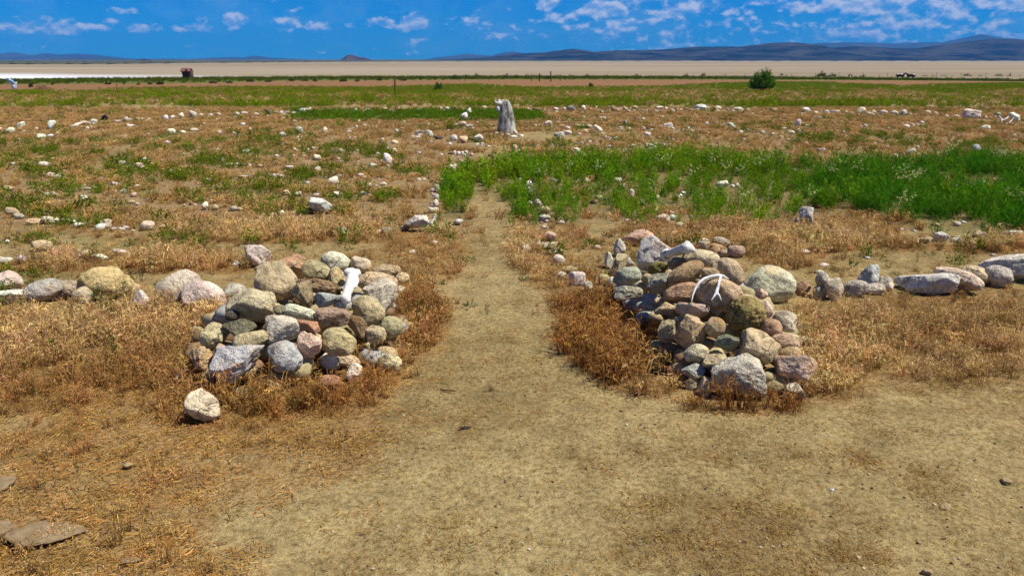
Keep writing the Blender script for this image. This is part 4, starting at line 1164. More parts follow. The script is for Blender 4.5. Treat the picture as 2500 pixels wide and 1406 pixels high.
def scatter_cobbles():
    """the countless small stones along the rings: one mesh"""
    VV, FF, CC = [], [], []
    nv = 0

    def put(px, py, w, h, col, seed):
        nonlocal nv
        p = on_plane(px, py, 0)
        d = depth_of(p)
        p = on_plane(px, py, h / 2 / FOC * d * .5)
        COBS.append((p.x, p.y, w / 2 / FOC * d))
        V, f = rock_verts(seed % 40, 'round' if seed % 3 else 'angular', 1)
        a, b = w / 2 / FOC * d, h / 2 / FOC * d
        th = seed * 1.7
        M = np.array([[math.cos(th), math.sin(th), 0], [-math.sin(th), math.cos(th), 0], [0, 0, 1]])
        VV.append((V * np.array([a, a * .8, b])) @ M + np.array(p))
        FF.append(f + nv)
        CC.append(np.repeat(np.array([[*col, 1]]), len(V), 0))
        nv += len(V)
    rg = random.Random(5)
    for n, s in enumerate(SMALL):
        c = PAL[s[6]] if isinstance(s[6], str) else s[6]
        put(s[0], s[1], s[2], s[3], c, n)
    cols = [PAL['pale'], PAL['white'], PAL['tan'], PAL['pink'], PAL['pale'], PAL['white'], PAL['brown']]
    # along each ring of the old stone circle
    for ring, cen, n in ((11.2, (.2, 17.5), 150), (10.1, (.2, 17.5), 170), (8.8, (.2, 17.5), 220), (7.5, (.2, 17.6), 230), (6.2, (.1, 17.8), 220), (4.9, (.1, 18.0), 190), (3.5, (0, 18.3), 150), (2.2, (0, 18.6), 90), (11.6, (.2, 17.5), 330)):
        for q in range(n):
            a = rg.uniform(0, 2 * math.pi)
            rr = ring + rg.gauss(0, .11)
            x, y = cen[0] + rr * math.sin(a), cen[1] - rr * math.cos(a)
            if y < 6.3 or noise3(np.array([[x * .6, y * .6, 3.3]]), 77)[0] < -.25:
                continue
            px, py = project(np.array([x]), np.array([y]), np.array([0.]))
            px, py = float(px[0]), float(py[0])
            if not -80 < px < 2580:
                continue
            if PATH_L[0][0] < py < 640 and np.interp(py, *PATH_L) - 10 < px < np.interp(py, *PATH_R) + 10:
                continue
            s_ = FOC / (y + .4)
            w = (.04 + .11 * rg.random() ** 1.6) * s_
            col = rg.choice(cols)
            put(px, py, w, w * rg.uniform(.40, .75), [c * rg.uniform(.85, 1.1) for c in col], rg.randrange(9999))
    # small stones edging the path on both sides, up to the standing stone
    for xs_, ys_ in (([1262, 1285, 1300, 1325, 1342, 1392], [360, 410, 470, 530, 590, 662]), ([1185, 1130, 1100, 1068, 1062, 1050], [345, 375, 415, 455, 500, 560])):
        for q in range(48):
            py = rg.uniform(min(ys_), max(ys_))
            px = float(np.interp(py, ys_, xs_)) + rg.gauss(0, 5)
            w = (7 + 15 * rg.random() ** 1.6) * (.55 + .6 * (py - 345) / 300)
            put(px, py, w, w * rg.uniform(.55, .85), [c * rg.uniform(.85, 1.1) for c in rg.choice(cols)], rg.randrange(9999))
    # the far row of the circle is almost continuous
    for q in range(150):
        px = rg.uniform(-20, 2520)
        py = float(np.interp(px, [0, 250, 450, 650, 900, 1250, 1700, 2100, 2500], [322, 300, 283, 277, 272.5, 270, 270, 277, 289])) + rg.gauss(0, 1.8)
        if abs(px - 1236) < 26:
            continue
        w = 6 + 9 * rg.random() ** 1.5
        put(px, py, w, w * rg.uniform(.5, .85), [c * rg.uniform(.85, 1.1) for c in rg.choice(cols)], rg.randrange(9999))
    m, nt, b = new_mat('pale_cobble', .95)
    at = nd(nt, 'ShaderNodeAttribute', attribute_name='Cd')
    tc = nd(nt, 'ShaderNodeTexCoord')
    k = mix_c(nt, 1.0, at.outputs['Color'], ramp(nt, noise_n(nt, tc.outputs['Object'], 30, 4, .65), [(.3, .6), (.7, 1.15)]), 'MULTIPLY')
    nt.links.new(k, b.inputs['Base Color'])
    me = mesh_np('cobbles', np.concatenate(VV), np.concatenate(FF), m)
    at = me.attributes.new('Cd', 'FLOAT_COLOR', 'POINT')
    at.data.foreach_set('color', np.concatenate(CC).astype(np.float32).ravel())
    tag(link('cobbles', me), 'many small pale cobbles strewn along the rings in the dry grass', 'cobbles', kind='stuff')
    # small stones packed inside the two cairns, seen only in the gaps
    VV, FF, CC, nv = [], [], [], 0
    for fn, (cx, cy), (ax, ay) in ((mound_left, (-1.32, 4.85), (.7, .95)), (mound_right, (1.22, 4.98), (.5, 1.1))):
        for q in range(190):
            x, y = cx + rg.uniform(-ax, ax), cy + rg.uniform(-ay, ay)
            g = fn(x, y)
            if g < .18:
                continue
            sz = rg.uniform(.05, .10)
            zc = min(g - .155, g * rg.uniform(.3, .8))
            if zc < 0:
                continue
            V, f = rock_verts(q % 30, 'round', 2)
            VV.append(V * np.array([sz, sz * .8, sz * .7]) + np.array((x, y, zc)))
            FF.append(f + nv)
            c = rg.choice([PAL['olive'], PAL['brown'], PAL['tan'], PAL['grey']])
            CC.append(np.repeat(np.array([[*c, 1]]), len(V), 0))
            nv += len(V)
    me = mesh_np('rubble', np.concatenate(VV), np.concatenate(FF), m)
    at = me.attributes.new('Cd', 'FLOAT_COLOR', 'POINT')
    at.data.foreach_set('color', np.concatenate(CC).astype(np.float32).ravel())
    tag(link('rubble', me), 'small stones packed in the gaps inside the two cairns', 'rubble', kind='stuff')


scatter_cobbles()
print('stones', NST[0], 'small', len(SMALL))
#--PART3--


# ------------------------------------------------------------------ bones and antlers
def plain_mat(name, c, rough=.8, noise=0.0, scale=30, c2=None, bump=0.0):
    m, nt, b = new_mat(name, rough)
    tc = nd(nt, 'ShaderNodeTexCoord')
    n = noise_n(nt, tc.outputs['Object'], scale, 4, .6)
    c2 = c2 or tuple(x * .6 for x in c)
    nt.links.new(ramp(nt, n, [(.5 - .22, c2), (.5 + .12, c)]) if noise else ramp(nt, n, [(0, c), (1, c)]), b.inputs['Base Color'])
    if bump:
        nt.links.new(bump_n(nt, n, bump, .01), b.inputs['Normal'])
    return m


M_BONE = plain_mat('bleached_bone', (.70, .67, .60), .65, 1, 32, (.50, .46, .38), .5)
M_ANTLER = plain_mat('bleached_antler', (.76, .75, .72), .6, 1, 40, (.55, .52, .46), .3)
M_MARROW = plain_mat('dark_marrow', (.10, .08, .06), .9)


def first_hit(px, py):
    o = Vector((0, 0, CAMH))
    d = ray(px, py).normalized()
    best = None
    for b in BVHS:
        h = b.ray_cast(o, d)
        if h[0] is not None and (best is None or h[3] < best[1]):
            best = (h[0], h[3])
    return best[0] if best else on_plane(px, py, 0)


def blend(name, parts, mat, voxel, smooth=4):
    """one continuous body from tapered limbs: parts = [(points, radii)]"""
    bm = bmesh.new()
    for pts, rads in parts:
        for (p, r), (q, s) in zip(zip(pts, rads), zip(pts[1:], rads[1:])):
            n = max(2, int((Vector(q) - Vector(p)).length / (min(r, s) * .45)))
            for i in range(n + 1):
                t = i / n
                bmesh.ops.create_icosphere(bm, subdivisions=2, radius=r * (1 - t) + s * t, matrix=Matrix.Translation(Vector(p).lerp(Vector(q), t)))
    me = bpy.data.meshes.new(name)
    bm.to_mesh(me)
    bm.free()
    o = bpy.data.objects.new(name, me)
    COL.objects.link(o)
    md = o.modifiers.new('r', 'REMESH')
    md.mode = 'VOXEL'
    md.voxel_size = voxel
    sm = o.modifiers.new('s', 'SMOOTH')
    sm.iterations = smooth
    sm.factor = .5
    dg = bpy.context.evaluated_depsgraph_get()
    m2 = bpy.data.meshes.new_from_object(o.evaluated_get(dg))
    bpy.data.objects.remove(o)
    m2.name = name
    m2.materials.clear()
    m2.materials.append(mat)
    m2.polygons.foreach_set('use_smooth', [True] * len(m2.polygons))
    return m2


def bone_left():
    A, B = (860, 664), (845, 728)
    dB = depth_of(first_hit(838, 738)) - .03
    dA = min(depth_of(first_hit(x, y)) for x, y in ((834, 682), (886, 690), (822, 676), (900, 690))) - .02
    px = dA / FOC
    push = 0.0
    for k in range(11):
        t = k / 10
        for off in (-8, 0, 8):
            push = max(push, dA * (1 - t) + dB * t - depth_of(first_hit(862 - 20 * t + off, 672 + 56 * t)) + .012)
    print('bone', dA, dB, push)
    push = min(push, .09)
    dA, dB = dA - push, dB - push

    def at(x, y, t):
        return at_depth(x, y, dA * (1 - t) + dB * t)
    parts = [([at(862, 672, 0), at(856, 692, .4), at(850, 710, .7), at(842, 728, 1)], [px * 15.5, px * 14, px * 11.5, px * 10.5]),
             ([at(851, 666, 0), at(860, 662, 0)], [px * 12.5, px * 9]), ([at(872, 664, 0), at(874, 668, .05)], [px * 8.5, px * 8]), ([at(870, 684, .2), at(866, 700, .5)], [px * 8, px * 5]),
             ([at(836, 726, 1), at(850, 725, .98)], [px * 6.5, px * 7.5]), ([at(848, 733, 1), at(843, 736, 1)], [px * 8.5, px * 7.5])]
    o = link('bone', blend('bone', parts, M_BONE, .0035, 3))
    tag(o, 'thick white leg bone standing among the stones of the left cairn', 'bone')


bone_left()


def bone_right():
    pts = [(1676, 606), (1660, 611), (1645, 616), (1630, 621)]
    dA, dB = depth_of(first_hit(1670, 632)) - .03, depth_of(first_hit(1622, 640)) - .045
    d0 = min(dA, dB)
    px = d0 / FOC

    def at(x, y, t):
        return at_depth(x, y, dA * (1 - t) + dB * t)
    P = [at(x, y, i / 3) for i, (x, y) in enumerate(pts)]
    parts = [(P, [px * 15, px * 13, px * 11.5, px * 12]), ([at(1677, 597, 0), at(1683, 604, 0), at(1690, 610, 0)], [px * 9.5, px * 10, px * 8])]
    o = empty('bone', P[2])
    shaft = link('shaft', blend('shaft', parts, M_BONE, .0035, 3), o)
    shaft.matrix_parent_inverse = Matrix.Translation(-P[2])
    # the broken hollow end: a curved shell round a dark hole
    ax = (P[3] - P[2]).normalized()
    mb = MB()
    ref = ax.orthogonal().normalized()
    bb = ax.cross(ref)
    C0 = at(1628, 622, .95)
    vo = []
    n = 28
    for ring, (rr, off) in enumerate(((12, -4), (16.5, 3), (17, 9), (14.5, 9), (13, 2), (5, -2))):
        for k in range(n):
            a = 2 * math.pi * k / n
            dirv = (ref * math.cos(a) + bb * math.sin(a))
            jag = (.75 * max(0, dirv.z) + .25 * math.sin(k * 2.3)) * (1 if ring in (2, 3) else .3)
            vo.append(C0 + ax * px * (off - 7 * max(0, jag)) + dirv * px * rr)
    F = [(i * n + k, i * n + (k + 1) % n, (i + 1) * n + (k + 1) % n, (i + 1) * n + k) for i in range(5) for k in range(n)]
    mb.add(vo, F + [tuple(range(5 * n, 6 * n))])
    e = mb.build('broken_end', M_BONE, o, True)
    e.matrix_parent_inverse = Matrix.Translation(-P[2])
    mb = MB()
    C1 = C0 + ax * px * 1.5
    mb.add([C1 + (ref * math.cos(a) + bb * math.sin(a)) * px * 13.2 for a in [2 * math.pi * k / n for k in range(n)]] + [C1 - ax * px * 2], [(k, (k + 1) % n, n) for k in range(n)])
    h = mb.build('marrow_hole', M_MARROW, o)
    h.matrix_parent_inverse = Matrix.Translation(-P[2])
    tag(o, 'white bone with a hollow broken end on top of the right cairn', 'bone')


bone_right()


def antler(name, lines, label, lift, smooth=2, vox=.003):
    parts = []
    for pts, rads, ds in lines:
        parts.append(([at_depth(x, y, d) for (x, y), d in zip(pts, ds)], [r / FOC * d for r, d in zip(rads, ds)]))
    o = link(name, blend(name, parts, M_ANTLER, vox, smooth))
    tag(o, label, 'antler')
    return o


def antler_right():
    beam = [(1688, 737), (1691, 722), (1697, 706), (1706, 691), (1718, 681), (1735, 675), (1755, 672), (1766, 674), (1778, 681)]
    fork = [(1759, 676), (1755, 690), (1752, 704), (1749, 714)]
    dd = depth_of(first_hit(1745, 690)) - .012
    dt = depth_of(first_hit(1770, 682)) - .012
    db = dd - .03
    bd = [db + (dt - db) * min(1, k / 6) for k in range(9)]
    df = dd - .035
    fd = [dt - .004, dd - .012, dd - .02, df]
    lines = [(beam, [1.3, 2.4, 3.1, 3.5, 3.7, 3.8, 4.2, 3.4, 1.8], bd), (fork, [3.5, 3.4, 4.0, 4.6], fd),
             ([fork[-1], (1743, 724), (1736.5, 733)], [4.0, 2.6, 1.2], [df, df - .012, df - .016]), ([fork[-1], (1756, 722), (1761, 733)], [4.0, 2.6, 1.2], [df, df - .012, df - .016])]
    antler('antler', lines, 'white forked antler lying on the brown-tan stone of the right cairn', 0)


antler_right()


def antlers_far():
    p = on_plane(2450, 304, .0)
    d = depth_of(p) - .05
    lines = [([(2440, 284), (2444, 292), (2447, 303), (2455, 303.5), (2462, 301), (2470, 294), (2475, 287)], [1.6, 1.7, 1.7, 1.5, 1.4, 1.3, .9], [d + .05, d, d - .05, d - .05, d - .05, d, d]),
             ([(2443, 288), (2447, 294), (2455, 291), (2462, 285)], [1.6, 1.7, 1.4, 1.0], [d, d, d, d + .1]), ([(2462, 301), (2474, 301.5)], [1.2, .8], [d - .05, d - .05])]
    antler('antler', lines, 'pair of bare white antlers lying by the white sloping boulder, far right', 0, 1, .006)


antlers_far()


# ------------------------------------------------------------------ the tall standing stone in the middle of the circle
def standing_stone():
    m, nt, b = new_mat('weathered_standing_stone', .9)
    tc = nd(nt, 'ShaderNodeTexCoord')
    mp = nd(nt, 'ShaderNodeMapping')
    mp.inputs['Scale'].default_value = (1, 1, .45)
    nt.links.new(tc.outputs['Object'], mp.inputs[0])
    n1 = noise_n(nt, mp.outputs[0], 9, 5, .65)
    n2 = noise_n(nt, tc.outputs['Object'], 6, 3, .6)
    k = ramp(nt, n1, [(.38, (.07, .06, .045)), (.50, (.30, .29, .25)), (.62, (.60, .57, .47))])
    k = mix_c(nt, ramp(nt, n2, [(.5, 0), (.66, .5)]), k, (.36, .33, .18))
    nt.links.new(k, b.inputs['Base Color'])
    nt.links.new(bump_n(nt, n1, .9, .03), b.inputs['Normal'])
    base = on_plane(1236, 327, 0)
    d = depth_of(base)
    s = d / FOC
    prof = [(1192, 384, 936), (1120, 404, 922), (1000, 418, 914), (900, 436, 900), (800, 452, 882), (700, 464, 868), (600, 474, 852), (500, 482, 832), (400, 484, 800), (330, 494, 770), (280, 520, 735), (252, 575, 690), (246, 610, 650)]
    n = 40
    V = []
    for yy, l, r in prof:
        py, xl, xr = 225 + yy / 11.72, 1180 + l / 11.72, 1180 + r / 11.72
        z = (327 - py) * s
        cx, rx = ((xl + xr) / 2 - 1236) * s, (xr - xl) / 2 * s
        for k_ in range(n):
            a = 2 * math.pi * k_ / n
            ca, sa = math.cos(a), math.sin(a)
            q = (abs(ca) ** 2.6 + abs(sa) ** 2.6) ** (-1 / 2.6)
            g = 1 + .14 * noise3(np.array([[ca * 1.8, sa * 1.8, z * 3.3]]), 5)[0] + .06 * noise3(np.array([[ca * 5, sa * 5, z * 9]]), 6)[0]
            V.append((cx + rx * ca * q * (.4 + .6 * g), rx * .72 * sa * q * g, max(z, -.03)))
    F = [(i * n + k_, i * n + (k_ + 1) % n, (i + 1) * n + (k_ + 1) % n, (i + 1) * n + k_) for i in range(len(prof) - 1) for k_ in range(n)]
    mb = MB()
    mb.add(V, F + [tuple(range((len(prof) - 1) * n, len(prof) * n))])
    # ledge that juts out at the top left
    mb.tube([(-.10, -.02, .70), (-.22, -.04, .70), (-.26, -.04, .67)], [.06, .045, .03], 8)
    me = mb.mesh('standing_stone', m, True)
    o = link('standing_stone', me, loc=base)
    tag(o, 'tall grey-white weathered standing stone at the centre of the stone circle', 'standing stone')
    for i, (px, py, w, h, c, lab) in enumerate([(1209.5, 250, 7, 8, (.55, .58, .42), 'small greenish white pebble on the left ledge of the standing stone'), (1218.5, 247, 9, 8, (.74, .76, .82), 'bright blue-white pebble on the upper left of the standing stone'),
                                                 (1226, 245.5, 5, 5, (.62, .58, .40), 'small yellowish pebble on top of the standing stone'), (1215.5, 266, 9, 13, (.70, .74, .78), 'bluish white stone hanging at the left side of the standing stone')]):
        p = at_depth(px, py, d - .05 if i < 3 else d - .02)
        V, f = rock_verts(70 + i, 'round', 2)
        q = link('pebble', mesh_np('pebble', V * np.array([w / 2 * s, w / 2 * s, h / 2 * s]), f, M_STONE), loc=p)
        q.color = (*c, 1)
        tag(q, lab, 'pebble', 'pebbles placed on the standing stone')


standing_stone()


# ------------------------------------------------------------------ posts, fence, gate
M_POST = plain_mat('weathered_post_wood', (.075, .045, .028), .9, 1, 30)
M_RUST = plain_mat('rusty_steel', (.17, .085, .03), .8, 1, 40)
M_WIRE = plain_mat('fence_wire', (.12, .10, .09), .6)


def gz(x, y):
    return float(ground_z(np.array([x]), np.array([y]))[0])


def on_ground(px, py):
    p = on_plane(px, py, 0)
    for _ in range(30):
        p = on_plane(px, py, gz(p.x, p.y))
        if p.y > 180 or p.y < 0:
            return at_y(px, py, 150)
    return p


def lone_post(px, top, base, w, mat, label, lean=0, capc=None):
    p = on_ground(px, base)
    d = depth_of(p)
    h = (base - top) * d / FOC
    mb = MB()
    mb.tube([(0, 0, -.05), (lean * h * .5, 0, h * .5), (lean * h, 0, h)], [w / 2 * d / FOC, w / 2.1 * d / FOC, w / 2.2 * d / FOC], 8)
    o = link('fence_post', mb.mesh('fence_post', mat), loc=p)
    return tag(o, label, 'post')


lone_post(965, 187, 236, 4.2, M_RUST, 'rusty orange post standing alone in the green grass left of centre', .015)
lone_post(287.5, 207, 232, 2.0, M_RUST, 'thin rusty post standing alone in the grass at far left')
lone_post(1345, 175.5, 199.5, 3.0, M_POST, 'tallest dark gate post beside the brushy berm', -.03)


def gate():
    p0, p1 = on_ground(1298, 199.5), on_ground(1317, 199.3)
    o = empty('gate', p0)
    d = depth_of(p0)
    s = d / FOC
    w = p1.x - p0.x
    for x, h, r, nm in ((0, 18 * s, .9 * s, 'post'), (w, 19.5 * s, 1.3 * s, 'post')):
        mb = MB()
        mb.tube([(x, 0, -.05), (x, 0, h)], [r, r], 8)
        mb.build(nm, M_POST if x else M_RUST, o)
    for k in range(3):
        mb = MB()
        z = (8 + k * 3.6) * s
        mb.tube([(0, 0, z), (w, 0, z + .01)], [.35 * s, .35 * s], 6)
        mb.build('rail', M_WIRE, o)
    tag(o, 'small rail gate between two posts left of the tallest dark post', 'gate')


gate()


def wire_fence():
    rg = random.Random(11)
    xs = [640, 700, 760, 829, 892, 959, 1015, 1074, 1135, 1195, 1255, 1368, 1421, 1475, 1527, 1587, 1640, 1714, 1762, 1818, 1876, 1932, 1990, 2047, 2105, 2165, 2225, 2285, 2345, 2405, 2465, 2530]
    yb = np.interp(xs, [640, 960, 1300, 1600, 1800, 2100, 2530], [203, 200.5, 199, 198, 197, 194, 192.5])
    P = [on_ground(x, y) for x, y in zip(xs, yb)]
    o = empty('wire_fence', P[0])
    for i, p in enumerate(P):
        d = depth_of(p)
        h = (15.5 + rg.uniform(-1, 1.5)) * d / FOC
        mb = MB()
        thick = 1.5 if xs[i] == 1714 else .75
        mb.tube([(p - P[0]) + Vector((0, 0, -.05)), (p - P[0]) + Vector((rg.uniform(-.02, .02), 0, h))], [thick / 2 * d / FOC] * 2, 6)
        mb.build('post', M_POST if thick > 1 or i % 3 else M_RUST, o)
    for z in (.22, .40):
        mb = MB()
        for a, b in zip(P, P[1:]):
            if xs[P.index(a)] == 1255:
                continue
            mb.tube([a - P[0] + Vector((0, 0, z)), b - P[0] + Vector((0, 0, z))], [.004, .004], 4, False)
        mb.build('wire', M_WIRE, o)
    tag(o, 'long thin wire fence on slim posts along the edge of the reddish dirt', 'fence')


wire_fence()


# ------------------------------------------------------------------ hut on stilts
def hut():
    m_w = plain_mat('old_hut_boards', (.115, .055, .045), .9, 1, 60, (.05, .03, .03))
    m_r = plain_mat('pinkish_shingle_roof', (.21, .095, .085), .9, 1, 50, (.12, .06, .055))
    p = on_ground(461, 200.5)
    d = depth_of(p)
    s = d / FOC
    o = empty('stilt_hut', p)

    def Z(py):
        return (200.5 - py) * s

    def Xx(px):
        return (px - 461) * s
    dp = 9 * s
    mb = MB()
    l0, l1, r0, r1 = Xx(451.5), Xx(449), Xx(470.5), Xx(470)
    v = []
    for yy in (-dp, dp):
        v += [(l0, yy, Z(189.5)), (r0, yy, Z(189.5)), (r1, yy, Z(176)), (l1, yy, Z(176))]
    mb.add(v, [(0, 1, 2, 3), (7, 6, 5, 4), (0, 4, 5, 1), (1, 5, 6, 2), (2, 6, 7, 3), (3, 7, 4, 0)])
    body = mb.build('wall', m_w, o)
    for i in range(7):
        mb = MB()
        x = l0 + (r0 - l0) * (i + .5) / 7
        mb.box((x, -dp - .004, Z(182.8)), ((r0 - l0) / 7 * .86, .012, Z(176) - Z(189.5)))
        mb.build('plank', m_w, body)
    mb = MB()
    mb.box((Xx(463.5), -dp - .014, Z(182)), (2.6 * s, .02, 3.2 * s))
    mb.build('window', plain_mat('dark_window', (.012, .01, .01), .4), o)
    # roof: two slopes, ridge along x
    mb = MB()
    e = 2.2 * s
    a, b_ = Xx(446.3), Xx(470.8)
    ty, tz = 0, Z(168.7)
    by, bz = dp + e, Z(176.2)
    t = .9 * s
    v = [(a, -by, bz), (b_, -by, bz), (b_ - 0, 0, tz), (a, 0, tz + .3 * s), (a + .8 * s, by, bz), (b_, by, bz)]
    v += [(x, y, z + t) for x, y, z in v]
    mb.add(v, [(0, 1, 2, 3), (3, 2, 5, 4), (6, 9, 8, 7), (9, 10, 11, 8), (0, 6, 7, 1), (4, 5, 11, 10), (0, 3, 9, 6), (3, 4, 10, 9), (1, 7, 8, 2), (2, 8, 11, 5)])
    mb.build('roof', m_r, o)
    mb = MB()
    cx = Xx(461.5)
    w = 3.4 * s
    v = [(cx - w, -by - .2 * s, Z(174.6)), (cx + w, -by - .2 * s, Z(174.6)), (cx, -by - .2 * s, Z(169.4)), (cx - w, 0, Z(174.0)), (cx + w, 0, Z(174.0)), (cx, 0, Z(169.2))]
    mb.add(v, [(0, 1, 2), (3, 5, 4), (0, 2, 5, 3), (2, 1, 4, 5), (1, 0, 3, 4)])
    mb.build('dormer', m_w, o)
    for pts in ([(453, 190, -dp * .7), (447.5, 192.5, -dp * .9), (445.5, 191.5, -dp)], [(459.5, 189, -dp * .6), (462, 193, -dp * .8), (464, 195.5, -dp * .8), (462.5, 199.5, -dp * .8)], [(471, 189.5, 0), (474, 193, -dp * .3), (477, 195.5, -dp * .3), (475, 201, -dp * .3)],
                [(453, 189.5, dp * .7), (454, 200, dp * .7)]):
        mb = MB()
        mb.tube([(Xx(x), y, Z(z)) for x, z, y in pts], [.8 * s] * len(pts), 6)
        mb.build('leg', M_POST, o)
    mb = MB()
    for x in (471.5, 475):
        mb.tube([(Xx(x - 2), -dp * .2, Z(168)), (Xx(x), -dp * .4, Z(178)), (Xx(x + .5), -dp * .4, Z(181))], [.3 * s] * 3, 5)
    for q in range(4):
        mb.tube([(Xx(470.5 + q * .4), -dp * .3, Z(170 + q * 2.6)), (Xx(474 + q * .3), -dp * .3, Z(170 + q * 2.6))], [.25 * s] * 2, 5)
    mb.build('ladder', plain_mat('pale_ladder_wood', (.36, .26, .15), .9), o)
    tag(o, 'small weathered wooden hut with a pinkish roof on crooked legs, far left', 'hut')


hut()


# ------------------------------------------------------------------ two black and white horses out by the lakebed
def horses():
    m, nt, b = new_mat('pinto_coat', .6)
    oi = nd(nt, 'ShaderNodeObjectInfo')
    tc = nd(nt, 'ShaderNodeTexCoord')
    sep = nd(nt, 'ShaderNodeSeparateXYZ')
    nt.links.new(tc.outputs['Object'], sep.inputs[0])
    n = noise_n(nt, tc.outputs['Object'], 1.6, 2, .5, math_n(nt, 'MULTIPLY', oi.outputs['Random'], 20))
    top = math_n(nt, 'ADD', math_n(nt, 'MULTIPLY', math_n(nt, 'SUBTRACT', sep.outputs[2], 1.33), 1.3), n)
    head = math_n(nt, 'MULTIPLY', math_n(nt, 'MAXIMUM', math_n(nt, 'SUBTRACT', sep.outputs[0], .72), 0), -1.2)
    k = ramp(nt, math_n(nt, 'ADD', top, head), [(.50, (.014, .010, .012)), (.56, (.68, .64, .62))])
    nt.links.new(k, b.inputs['Base Color'])

    def body(neck):
        parts = [([(-.72, 0, 1.12), (-.3, 0, 1.05), (.25, 0, 1.05), (.62, 0, 1.10)], [.27, .30, .30, .26]), ([(.62, 0, 1.15)] + neck, [.24, .17, .13, .13, .075])]
        for y in (-.13, .13):
            parts += [([(-.68, y, 1.05), (-.58, y, .72), (-.76, y, .48), (-.72, y, .08), (-.68, y, .04)], [.19, .13, .065, .05, .065]),
                      ([(.58, y, 1.0), (.60, y, .62), (.59, y, .45), (.60, y, .10), (.63, y, .04)], [.14, .09, .065, .048, .065])]
        parts.append(([(-.92, 0, 1.2), (-1.05, 0, .9), (-1.06, 0, .55)], [.05, .07, .03]))
        for y in (-.06, .06):
            e = Vector(neck[-2])
            parts.append(([e + Vector((-.06, y, .08)), e + Vector((-.07, y * 1.3, .2))], [.04, .02]))
        return parts
    up = [(.95, 0, 1.45), (1.12, 0, 1.66), (1.22, 0, 1.68), (1.50, 0, 1.44)]
    arch = [(.93, 0, 1.45), (1.13, 0, 1.62), (1.25, 0, 1.58), (1.42, 0, 1.25)]
    for px, py, neck, flip, lab in ((2198, 186, up, 1, 'white-backed black horse facing right, the left one of two beyond the fence'), (2223, 186, arch, -1, 'black horse with white patches and arched neck, the right one of two')):
        p = at_y(px, 188.5, 128)
        p.z = gz(p.x, p.y)
        p2 = at_y(px, 190, p.y)
        me = blend('horse', body(neck), m, .035, 3)
        o = link('horse', me, loc=p)
        sc = .74
        o.scale = (sc * .92, sc, sc)
        o.rotation_euler = (0, 0, 0 if flip > 0 else math.pi)
        tag(o, lab, 'horse', 'two horses beyond the fence')


horses()


def sculpture():
    """small blue and white upright piece at the left edge"""
    p = on_ground(36, 220)
    d = depth_of(p)
    s = d / FOC
    o = empty('garden_sculpture', p)
    mw = plain_mat('painted_white', (.74, .78, .82), .7, 1, 20, (.5, .58, .66))
    mbu = plain_mat('painted_blue', (.22, .40, .62), .7, 1, 20, (.14, .24, .40))
    mb = MB()
    mb.tube([(-.5 * s, 0, -.02), (-1.0 * s, 0, 5 * s), (.5 * s, 0, 11 * s), (-1.5 * s, 0, 17 * s), (-3 * s, 0, 20 * s)], [2.6 * s, 5.2 * s, 6.2 * s, 4.2 * s, 1.6 * s], 12)
    mb.build('body', mw, o, True)
    mb = MB()
    mb.tube([(-13 * s, -2 * s, 23 * s), (-7 * s, -3 * s, 22.5 * s), (-1 * s, -4 * s, 20.5 * s), (5 * s, -4 * s, 15 * s)], [1.6 * s, 3.6 * s, 3.6 * s, 1.2 * s], 10)
    mb.build('hood', mbu, o, True)
    for x, z, r in ((-12 * s, 15.5 * s, 2.2 * s), (8 * s, 17 * s, 1.8 * s)):
        mb = MB()
        mb.tube([(x - r, -2 * s, z + r * .3), (x, -2 * s, z), (x + r, -2 * s, z - r * .4)], [r * .6, r, r * .6], 8)
        mb.build('hand', mw, o, True)
    tag(o, 'small pale blue and white figure on the reddish dirt at the left edge', 'sculpture')


sculpture()


def stump():
    p = on_ground(252, 300)
    d = depth_of(p)
    s = d / FOC
    m = plain_mat('charred_wood', (.028, .022, .024), .9, 1, 40)
    mb = MB()
    mb.tube([(-4 * s, 0, -.02), (-2 * s, 0, 7 * s), (3 * s, 0, 14 * s), (7 * s, 0, 16 * s), (10 * s, 0, 12 * s), (9 * s, 0, 6 * s)], [2.5 * s, 3.2 * s, 3.6 * s, 4.0 * s, 3 * s, 1.5 * s], 9)
    mb.tube([(2 * s, 0, 12 * s), (5 * s, .5 * s, 18 * s)], [2.4 * s, .9 * s], 7)
    o = link('driftwood', mb.mesh('driftwood', m, True), loc=p)
    tag(o, 'black charred piece of wood sticking up in the far left row of stones', 'driftwood')


stump()


# ------------------------------------------------------------------ shrubs
def leaf_mat(name, sss=.25):
    m, nt, b = new_mat(name, .85)
    oi = nd(nt, 'ShaderNodeObjectInfo')
    at = nd(nt, 'ShaderNodeAttribute', attribute_name='Col')
    k = mix_c(nt, 1.0, oi.outputs['Color'], at.outputs['Color'], 'MULTIPLY')
    nt.links.new(k, b.inputs['Base Color'])
    tr = nd(nt, 'ShaderNodeBsdfTranslucent')
    nt.links.new(k, tr.inputs[0])
    mx = nd(nt, 'ShaderNodeMixShader')
    mx.inputs[0].default_value = sss
    nt.links.new(b.outputs[0], mx.inputs[1])
    nt.links.new(tr.outputs[0], mx.inputs[2])
    nt.links.new(mx.outputs[0], nt.nodes['Material Output'].inputs[0])
    return m


M_LEAF = leaf_mat('shrub_leaf')
M_TWIG = plain_mat('shrub_twig', (.13, .085, .05), .9)


